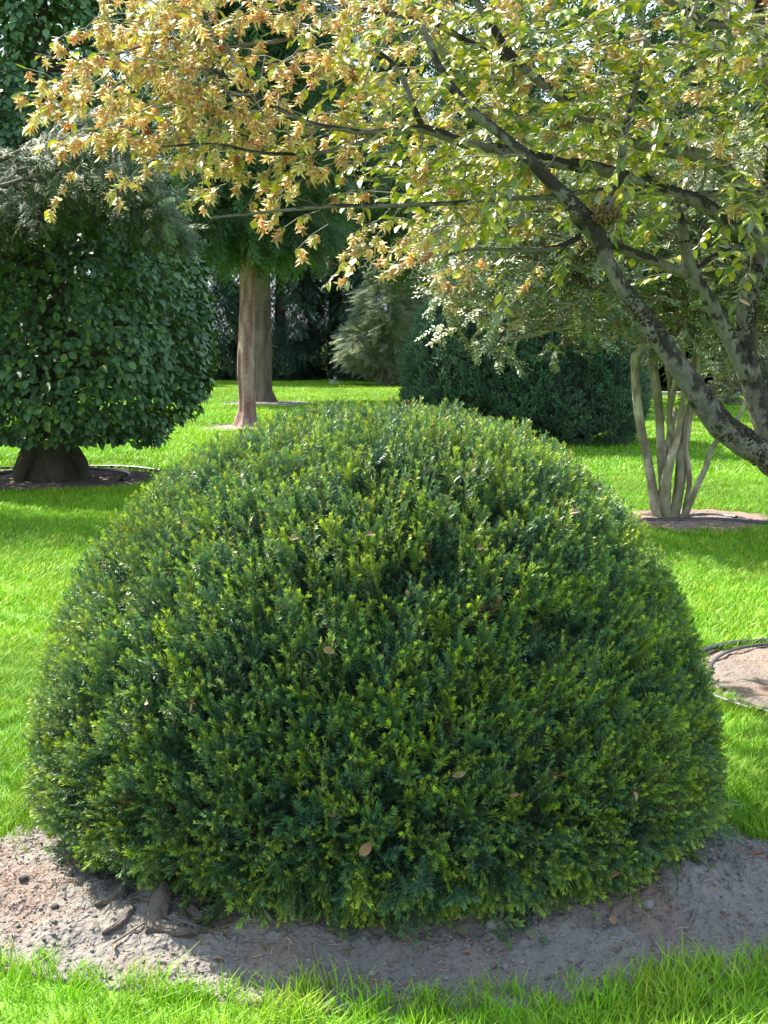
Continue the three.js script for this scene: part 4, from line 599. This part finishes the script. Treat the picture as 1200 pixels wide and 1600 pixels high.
{
  reseed(88);
  // red barked yew and the trunk behind it
  const b1 = ground(387, 668), t1 = thing('red_barked_yew', 'tall dark conifer with a slender reddish trunk left of centre', 'tree', b1);
  part('trunk', tube([V(-0.02, -0.05, 0), V(-0.02, 0.06, 0), V(0, 0.3, 0), V(-0.02, 1.0, 0), V(0.02, 2.0, 0), V(0.03, 3.2, 0), V(0, 6, 0), V(0, 10, 0)], [0.27, 0.20, 0.145, 0.132, 0.127, 0.125, 0.10, 0.03], { seg: 22, step: 0.06, rough: 0.16, freq: 1.6, lobes: 0.2, uv: 3, colour: barkTone([0.18, 0.085, 0.068], [0.36, 0.265, 0.215]) }), barkMat, t1);
  const br1 = []; for (let i = 0; i < 16; i++) { const h = rr(2.9, 6), a = rr(0, 6.28), r = rr(1, 2); br1.push(tube([V(0, h, 0), V(r * 0.5 * Math.cos(a), h + 0.15, r * 0.5 * Math.sin(a)), V(r * Math.cos(a), h - 0.1, r * Math.sin(a))], [0.05, 0.03, 0.01], { seg: 6, step: 0.2, colour: barkTone([0.15, 0.08, 0.06], [0.25, 0.15, 0.1]) })); }
  part('branches', mergeGeometries(br1), barkMat, t1, 'stuff');
  coniferCrown(t1, { fill: 0.9, n: 6500, h0: 3.15, h1: 11, prof: [[3.15, 1.7], [3.6, 2.2], [5, 2.3], [8, 1.6], [11, 0.3]], cols: [[0.042, 0.105, 0.042], [0.085, 0.175, 0.055]], size: [0.5, 0.85], down: 0.3 });
  const b2 = ground(411, 629), t2 = thing('grey_trunk_conifer', 'dark conifer with a grey brown trunk standing behind the red barked yew', 'tree', b2);
  part('trunk', tube([V(0, -0.05, 0), V(0, 0.06, 0), V(-0.02, 0.35, 0), V(0, 1.2, 0), V(0.02, 4, 0), V(0, 7, 0), V(0, 12, 0)], [0.36, 0.28, 0.21, 0.19, 0.17, 0.13, 0.03], { seg: 20, step: 0.08, rough: 0.14, freq: 1.5, lobes: 0.3, uv: 3, colour: barkTone([0.065, 0.052, 0.036], [0.14, 0.12, 0.088]) }), barkMat, t2);
  coniferCrown(t2, { fill: 0.9, n: 6500, h0: 3.8, h1: 13, prof: [[3.8, 2.2], [4.4, 3.1], [6, 3.2], [9, 2.2], [13, 0.3]], cols: [[0.042, 0.105, 0.042], [0.09, 0.185, 0.055]], size: [0.65, 1.1], down: 0.3 });
  // the broad drooping conifer on the left, its trunk outside the frame
  const b3 = V(-5.6, 0, -14.1), t3 = thing('drooping_conifer', 'grey green conifer with drooping fine sprays in front of the hornbeam top', 'tree', b3);
  part('trunk', tube([V(0, -0.05, 0), V(0, 0.4, 0), V(0.05, 2, 0), V(0, 3.6, 0), V(0.05, 4.4, 0)], [0.24, 0.17, 0.14, 0.09, 0.03], { seg: 14, step: 0.1, rough: 0.15, lobes: 0.2, uv: 3, colour: barkTone([0.16, 0.12, 0.09], [0.28, 0.22, 0.17]) }), barkMat, t3);
  const top = [[-400, 80], [-100, 130], [20, 235], [60, 210], [120, 165], [170, 175], [210, 210], [250, 280], [280, 345], [330, 410]], bot = [[-400, 500], [-150, 440], [-20, 385], [60, 360], [120, 335], [180, 350], [230, 380], [270, 375], [330, 412]];
  const lerpTab = (t, x) => profileAt(t, x), list = [], limbG = [];
  for (let i = 0; i < 11; i++) { const px = rr(20, 280), y0 = rr(lerpTab(top, px) + 20, lerpTab(bot, px) - 40), e = at(px, y0, rr(13.3, 14.8)).sub(b3), s = V(0, Math.min(e.y, 2.6) + rr(-0.3, 0), 0), m = s.clone().lerp(e, 0.5); m.y += 0.02; limbG.push(tube([s, m, e], [0.05, 0.035, 0.01], { seg: 7, step: 0.1, colour: barkTone([0.07, 0.055, 0.04], [0.11, 0.09, 0.065]) })); }
  part('limbs', mergeGeometries(limbG), barkMat, t3, 'stuff');
  for (let i = 0; i < 7500; i++) {
    const px = rr(-400, 290), u = Math.pow(rnd(), 1.0), py = mix(lerpTab(top, px), lerpTab(bot, px), u), d = rr(13.2, 14.9), p = at(px, py, d).sub(b3); if (fbm(p.x * 2.6, p.y * 3.4, p.z * 2.6, 3) < 0.47 && rnd() < 0.9) continue;
    const dd = V(0.3 + gauss() * 0.9, -0.15 - 0.45 * u * rnd() + gauss() * 0.45, 0.25 + gauss() * 0.9).normalize(), s = rr(0.12, 0.27); list.push({ m: facing(p.addScaledVector(dd, -s * 0.3), dd, V(gauss() * 0.5, 0.8, 0.5 + gauss() * 0.5).normalize(), s), c: sc3(mix3([0.045, 0.085, 0.034], [0.13, 0.19, 0.06], rnd() * rnd()), rr(0.75, 1.25)), k: i });
  }
  copiesOf('crown', [hangs[0], hangs[1], fronds[0]], conMat, list, t3);
  // the dark wall of conifers at the end of the lawn
  const kinds = [0, 1, 2].map((k) => {
    const t = new THREE.Group(); part('trunk', tube([V(0, -0.05, 0), V(0, 3, 0), V(0, 10, 0)], [0.25, 0.2, 0.04], { seg: 8, step: 0.5, colour: barkTone([0.06, 0.045, 0.035], [0.1, 0.075, 0.06]) }), barkMat, t);
    coniferCrown(t, { n: 2300, h0: 0.15, h1: 12.5, prof: [[0.15, 1.7], [0.8, 2.3], [3, 2.4], [7, 1.9], [12.5, 0.2]], cols: [[[0.027, 0.068, 0.042], [0.049, 0.099, 0.053]], [[0.023, 0.057, 0.034], [0.057, 0.080, 0.053]], [[0.030, 0.076, 0.049], [0.057, 0.114, 0.065]]][k], size: [0.7, 1.5], down: 0.5, hole: 0.42 });
    return t;
  });
  const where = [];
  for (let i = 0; i < 17; i++) where.push([-17.5 + i * 2.25 + rr(-0.4, 0.4), -51.5 - rr(0, 3) + (i % 2) * -1.2]);
  const names = ['leftmost of the far dark conifers', 'second of the far dark conifers from the left', 'far dark conifer behind the hornbeam', 'far dark conifer partly hidden by the hornbeam edge', 'far dark conifer just left of the red barked trunk', 'far dark conifer directly behind the two bare trunks', 'far dark conifer with brownish branches right of the two trunks', 'far dark conifer midway between the trunks and the olive shrub', 'far dark conifer behind the pale olive conifer shrub', 'far dark conifer above the left end of the dark clipped block', 'far dark conifer behind the middle of the dark clipped block', 'far dark conifer behind the right end of the dark clipped block', 'far dark conifer behind the pale stems', 'far dark conifer left of the dark shed', 'far dark conifer over the dark shed', 'far dark conifer right of the dark shed', 'rightmost of the far dark conifers'];
  where.forEach(([x, z], i) => {
    const o = i < 3 ? kinds[i] : kinds[i % 3].clone(); o.name = numbered('dark_conifer'); scene.add(o); o.position.set(x, 0, z); o.rotation.y = i * 2.1; o.scale.setScalar(rr(0.88, 1.12));
    tag(o, names[i], 'tree', 'dark conifers closing the end of the lawn');
  });
  // leafy trees that close the view behind the yellowing crown
  const bsp = [leafSpray(41, { n: 16, size: 0.2 }), leafSpray(42, { n: 16, size: 0.2 })], bm = foliageMat({ roughness: 0.5, transmission: 0.3 });
  for (const [x, z, R0, label] of [[1.6, -35, 3.0, 'dark leafy tree glimpsed behind the middle of the yellowing crown'], [6.6, -37, 3.4, 'dark leafy tree glimpsed behind the mossy trunks on the right'], [11.5, -39, 3.4, 'dark leafy tree beside the shed behind the mossy trunks']]) {
    const t = thing('leafy_tree', label, 'tree', V(x, 0, z), 'leafy trees behind the lawn'), l = [];
    part('trunk', tube([V(0, -0.05, 0), V(0, 0.3, 0), V(0.05, 3, 0), V(0, 6, 0), V(0, 9.5, 0)], [0.3, 0.22, 0.18, 0.12, 0.03], { seg: 12, step: 0.2, uv: 3, colour: barkTone([0.06, 0.05, 0.04], [0.12, 0.1, 0.08]) }), barkMat, t);
    for (let i = 0; i < 2600; i++) { const a = rr(0, 6.28), w = Math.acos(rr(-1, 1)), r = Math.pow(rnd(), 0.4), o = V(Math.sin(w) * Math.cos(a), Math.cos(w), Math.sin(w) * Math.sin(a)), p = V(o.x * R0 * r, 6.6 + o.y * 3.9 * r, o.z * R0 * r); if (fbm(p.x * 0.8 + x, p.y * 0.8, p.z * 0.8, 3) < 0.44) continue; l.push({ m: along(p, o.clone().add(V(gauss(), gauss() - 0.3, gauss())).normalize(), rr(0, 6.28), rr(0.5, 0.9)), c: sc3(mix3([0.03, 0.075, 0.022], [0.075, 0.14, 0.03], rnd()), rr(0.8, 1.2)), k: i }); }
    copiesOf('crown', bsp, bm, l, t);
  }
  // pale olive conifer shrub in front of them
  const b4 = ground(600, 604), t4 = thing('olive_conifer_shrub', 'pale olive green conifer shrub with layered boughs at the far lawn edge', 'shrub', b4);
  part('stem', tube([V(0.1, -0.05, 0), V(0.1, 1.5, 0), V(0.3, 3.6, 0)], [0.12, 0.09, 0.03], { seg: 8, step: 0.2, colour: barkTone([0.1, 0.08, 0.06], [0.16, 0.13, 0.1]) }), barkMat, t4);
  for (const [cx, cy, rx, ry, n] of [[-0.55, 1.3, 1.05, 0.85, 620], [0.4, 0.9, 1.2, 0.95, 500], [0.25, 2.6, 1.25, 0.95, 640], [0.5, 3.8, 1.15, 0.85, 520], [0.5, 2.0, 1.4, 2.0, 350]]) {
    const l = []; for (let i = 0; i < n; i++) { const a = rr(0, 6.28), w = Math.acos(rr(-1, 1)), r = 1 - 0.35 * rnd(), out = V(Math.sin(w) * Math.cos(a), Math.cos(w), Math.sin(w) * Math.sin(a)), p = V(cx + out.x * rx * r, cy + out.y * ry * r, out.z * rx * r), s = rr(0.35, 0.6); const d = out.clone().setY(out.y * 0.3 + 0.1).add(V(gauss() * 0.5, gauss() * 0.35, gauss() * 0.5)).normalize(); l.push({ m: facing(p.addScaledVector(d, -s * 0.5), d, V(gauss() * 0.3, 1, 0.35).normalize(), s), c: sc3(mix3([0.18, 0.24, 0.14], [0.34, 0.41, 0.26], rnd()), rr(0.8, 1.2)), k: i }); }
    copiesOf('foliage', fronds, conMat, l, t4);
  }
  // a small white leaved plant at the far edge
  const t5 = thing('white_leaved_plant', 'tiny white leaved plant at the far edge of the lawn', 'plant', ground(521, 602)), l5 = []; for (let i = 0; i < 26; i++) { const d = V(gauss(), 0.5 + rnd(), gauss()).normalize(); l5.push({ m: along(V(gauss() * 0.1, rr(0, 0.2), gauss() * 0.1), d, rnd() * 6, rr(0.09, 0.18)), c: [0.42, 0.48, 0.36], k: 0 }); }
  copies('leaves', leafSpray(5, { n: 9, size: 0.3 }), foliageMat({ roughness: 0.6 }), l5, t5);
}

// ------------------------------------------------------------------ the dark clipped block and the shrub by the shed
{
  reseed(99);
  const shoots = [sprigShape(101, { side: 3, n: 20, len: 0.22, wide: 0.05, end: 5 }), sprigShape(102, { side: 2, n: 22, len: 0.2, wide: 0.05, end: 5 }), sprigShape(103, { side: 4, n: 18, len: 0.24, wide: 0.055, end: 5 })];
  const b = V(at(826, 700, 21).x, 0, -22.2), t = thing('dark_clipped_bush', 'broad dark blue green clipped bush block beyond the yew dome', 'bush', b), list = [];
  const A = 1.78, B = 1.5, Hh = 2.35;
  const surf = (u, h) => { const c = Math.cos(u), s = Math.sin(u), n = 3.2, k = Math.pow(Math.pow(Math.abs(c), n) + Math.pow(Math.abs(s), n), -1 / n), top = Math.pow(Math.max(0, 1 - Math.pow(h / Hh, 5)), 0.45) * (0.9 + 0.1 * smooth(0, 0.5, h)); return V(A * k * c * top, h, B * k * s * top); };
  for (let i = 0; i < 16000; i++) {
    const u = rr(0, 6.28), h = rnd() < 0.2 ? Hh * (1 - 0.06 * rnd() * rnd()) : rr(0.03, Hh), p = surf(u, h); if (h > Hh * 0.9) { const q = rnd(); p.x *= Math.sqrt(q) + 0.02; p.z *= Math.sqrt(q) + 0.02; }
    const n = fbm(p.x * 1.6 + 3, p.y * 1.6, p.z * 1.6, 3), n2 = fbm(p.x * 5, p.y * 5, p.z * 5, 2); if (n2 < 0.38 && rnd() < 0.8) continue; const out = V(Math.cos(u), 0, Math.sin(u)), ins = 0.28 * (0.55 - n) + rr(0, 0.18) - (n2 - 0.5) * 0.18; p.addScaledVector(out, -ins); p.y -= (h > Hh * 0.9 ? ins : 0) ; p.y += 0.12 * (fbm(p.x * 1.1, 2, p.z * 1.1, 2) - 0.5) * h / Hh + (p.x < -0.7 ? 0.1 : 0) * h / Hh;
    const d = out.multiplyScalar(0.55).add(V(gauss() * 0.45, 0.65 + gauss() * 0.3, gauss() * 0.45)).normalize(), s = rr(0.1, 0.2);
    list.push({ m: along(p.addScaledVector(d, -s * 0.5), d, rr(0, 6.28), s), c: sc3(mix3([0.032, 0.085, 0.055], [0.07, 0.14, 0.082], clamp(n * 1.5 - 0.3 + gauss() * 0.3)), rr(0.75, 1.25)), k: Math.floor(rnd() * 3) });
  }
  copiesOf('foliage', shoots, foliageMat({ roughness: 0.5, transmission: 0.2, specularIntensity: 0.6 }), list, t);
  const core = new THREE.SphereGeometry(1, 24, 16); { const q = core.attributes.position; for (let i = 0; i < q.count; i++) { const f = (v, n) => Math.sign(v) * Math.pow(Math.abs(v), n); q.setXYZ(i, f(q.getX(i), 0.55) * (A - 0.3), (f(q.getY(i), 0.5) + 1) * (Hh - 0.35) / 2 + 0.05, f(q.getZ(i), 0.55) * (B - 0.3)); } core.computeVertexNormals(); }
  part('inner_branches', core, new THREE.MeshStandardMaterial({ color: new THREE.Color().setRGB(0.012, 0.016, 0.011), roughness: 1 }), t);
  // pale shrub beside the shed
  const b2 = ground(1180, 634), t2 = thing('pale_round_shrub', 'low pale variegated shrub in front of the dark shed', 'shrub', b2), l2 = [];
  for (let i = 0; i < 1500; i++) { const a = rr(0, 6.28), w = Math.acos(rr(-0.1, 1)), r = 1 - 0.3 * rnd(), out = V(Math.sin(w) * Math.cos(a), Math.cos(w), Math.sin(w) * Math.sin(a)); l2.push({ m: along(V(out.x * 0.95 * r, out.y * 1.25 * r, out.z * 0.8 * r), out.clone().add(V(gauss() * 0.6, gauss() * 0.6 - 0.2, gauss() * 0.6)).normalize(), rr(0, 6), rr(0.2, 0.34)), c: sc3(mix3([0.09, 0.12, 0.07], [0.22, 0.24, 0.17], rnd()), rr(0.8, 1.2)), k: i }); }
  copiesOf('foliage', [leafSpray(21, { n: 12, size: 0.22 }), leafSpray(22, { n: 12, size: 0.22 })], foliageMat({ roughness: 0.45 }), l2, t2);
  part('stem', tube([V(0, -0.02, 0), V(0.02, 0.5, 0), V(0, 0.9, 0)], [0.05, 0.04, 0.02], { seg: 7 }), barkMat, t2);
}

// ------------------------------------------------------------------ the dark shed on the right, its kerb and path
{
  reseed(111);
  const z = -41, x0 = 6.6, x1 = 14.6, H = 3.0, dp = 5, shed = thing('dark_shed', 'black timber shed with a wide dark doorway behind the pale stems', 'shed', V(0, 0, z));
  const black = new THREE.MeshStandardMaterial({ color: new THREE.Color().setRGB(0.016, 0.014, 0.015), roughness: 0.9, bumpMap: barkBump, bumpScale: 0.004 }), frame = new THREE.MeshStandardMaterial({ color: new THREE.Color().setRGB(0.03, 0.027, 0.026), roughness: 0.9 }), inside = new THREE.MeshStandardMaterial({ color: new THREE.Color().setRGB(0.008, 0.008, 0.009), roughness: 1 });
  const bw = 0.2, door0 = 7.6, door1 = 9.15, doorH = 2.35, bg = new THREE.BoxGeometry(bw - 0.012, H, 0.03), bs = new THREE.BoxGeometry(bw - 0.012, H - doorH - 0.1, 0.03);
  for (let x = x0 + bw / 2; x < x1; x += bw) { const over = x > door0 - 0.05 && x < door1 + 0.05; const m = part('plank', over ? bs : bg, black, shed); m.position.set(x, over ? (H + doorH + 0.1) / 2 : H / 2, rr(-0.006, 0.006)); }
  const bx = (name, w, h, d, x, y, zz, m) => { const q = part(name, new THREE.BoxGeometry(w, h, d), m, shed); q.position.set(x, y, zz); };
  bx('door_frame', 0.1, doorH + 0.05, 0.09, door0 - 0.06, (doorH + 0.05) / 2, 0.03, frame); bx('door_frame', 0.1, doorH + 0.05, 0.09, door1 + 0.06, (doorH + 0.05) / 2, 0.03, frame); bx('lintel', door1 - door0 + 0.26, 0.1, 0.1, (door0 + door1) / 2, doorH + 0.1, 0.03, frame); bx('door_post', 0.06, doorH, 0.06, 8.72, doorH / 2, -0.3, frame);
  bx('side_wall', 0.1, H, dp, x0 + 0.06, H / 2, -dp / 2 - 0.03, inside); bx('side_wall', 0.1, H, dp, x1 - 0.06, H / 2, -dp / 2 - 0.03, inside); bx('back_wall', x1 - x0 - 0.3, H, 0.1, (x0 + x1) / 2, H / 2, -dp + 0.05, inside);
  const roof = new GB(); const r = [[x0 - 0.3, H - 0.05, 0.35], [x1 + 0.3, H - 0.05, 0.35], [x1 + 0.3, H + 1.5, -dp / 2], [x0 - 0.3, H + 1.5, -dp / 2], [x0 - 0.3, H - 0.05, -dp - 0.35], [x1 + 0.3, H - 0.05, -dp - 0.35]]; const lo = r.map((p) => roof.v(p[0], p[1], p[2])), hi = r.map((p) => roof.v(p[0], p[1] + 0.12, p[2]));
  for (const v of [lo, hi]) { roof.q(v[0], v[1], v[2], v[3]); roof.q(v[3], v[2], v[5], v[4]); } roof.q(lo[0], lo[1], hi[1], hi[0]); roof.q(lo[4], lo[5], hi[5], hi[4]); roof.q(lo[0], hi[0], hi[3], lo[3]); roof.q(lo[3], hi[3], hi[4], lo[4]); roof.q(lo[1], lo[2], hi[2], hi[1]); roof.q(lo[2], lo[5], hi[5], hi[2]);
  part('roof', roof.build().toNonIndexed(), frame, shed).geometry.computeVertexNormals();
  const stone = new THREE.MeshStandardMaterial({ color: new THREE.Color().setRGB(0.30, 0.30, 0.31), roughness: 0.85, bumpMap: soilBump, bumpScale: 0.01 });
  for (let i = 0; i < 8; i++) { const m = part('kerb_stone', new THREE.BoxGeometry(0.98, 0.12, 0.3), stone, shed); m.position.set(6.8 + i, 0.06, 1.6); }
  const yard = new THREE.BoxGeometry(9, 0.03, 1.5); const ym = part('yard', yard, new THREE.MeshStandardMaterial({ color: new THREE.Color().setRGB(0.06, 0.045, 0.04), roughness: 1, bumpMap: soilBump, bumpScale: 0.02 })); ym.position.set(10.5, 0.015, z + 0.78); tag(ym, 'dark ground strip in front of the black shed', null, null, 'structure');
  const path = part('gravel_path', new THREE.BoxGeometry(9, 0.05, 0.9), new THREE.MeshStandardMaterial({ color: new THREE.Color().setRGB(0.45, 0.43, 0.40), roughness: 1, map: soilMap, bumpMap: soilBump, bumpScale: 0.02 })); path.position.set(11.6, 0.025, -34.6); tag(path, 'narrow pale gravel path crossing the lawn in front of the shed', null, null, 'structure');
}

// ------------------------------------------------------------------ draw
const renderer = new THREE.WebGLRenderer({ antialias: true });
renderer.setSize(768, 1024);
renderer.shadowMap.enabled = true;
renderer.toneMapping = THREE.LinearToneMapping;
renderer.toneMappingExposure = EXPOSURE;
renderer.render(scene, camera);
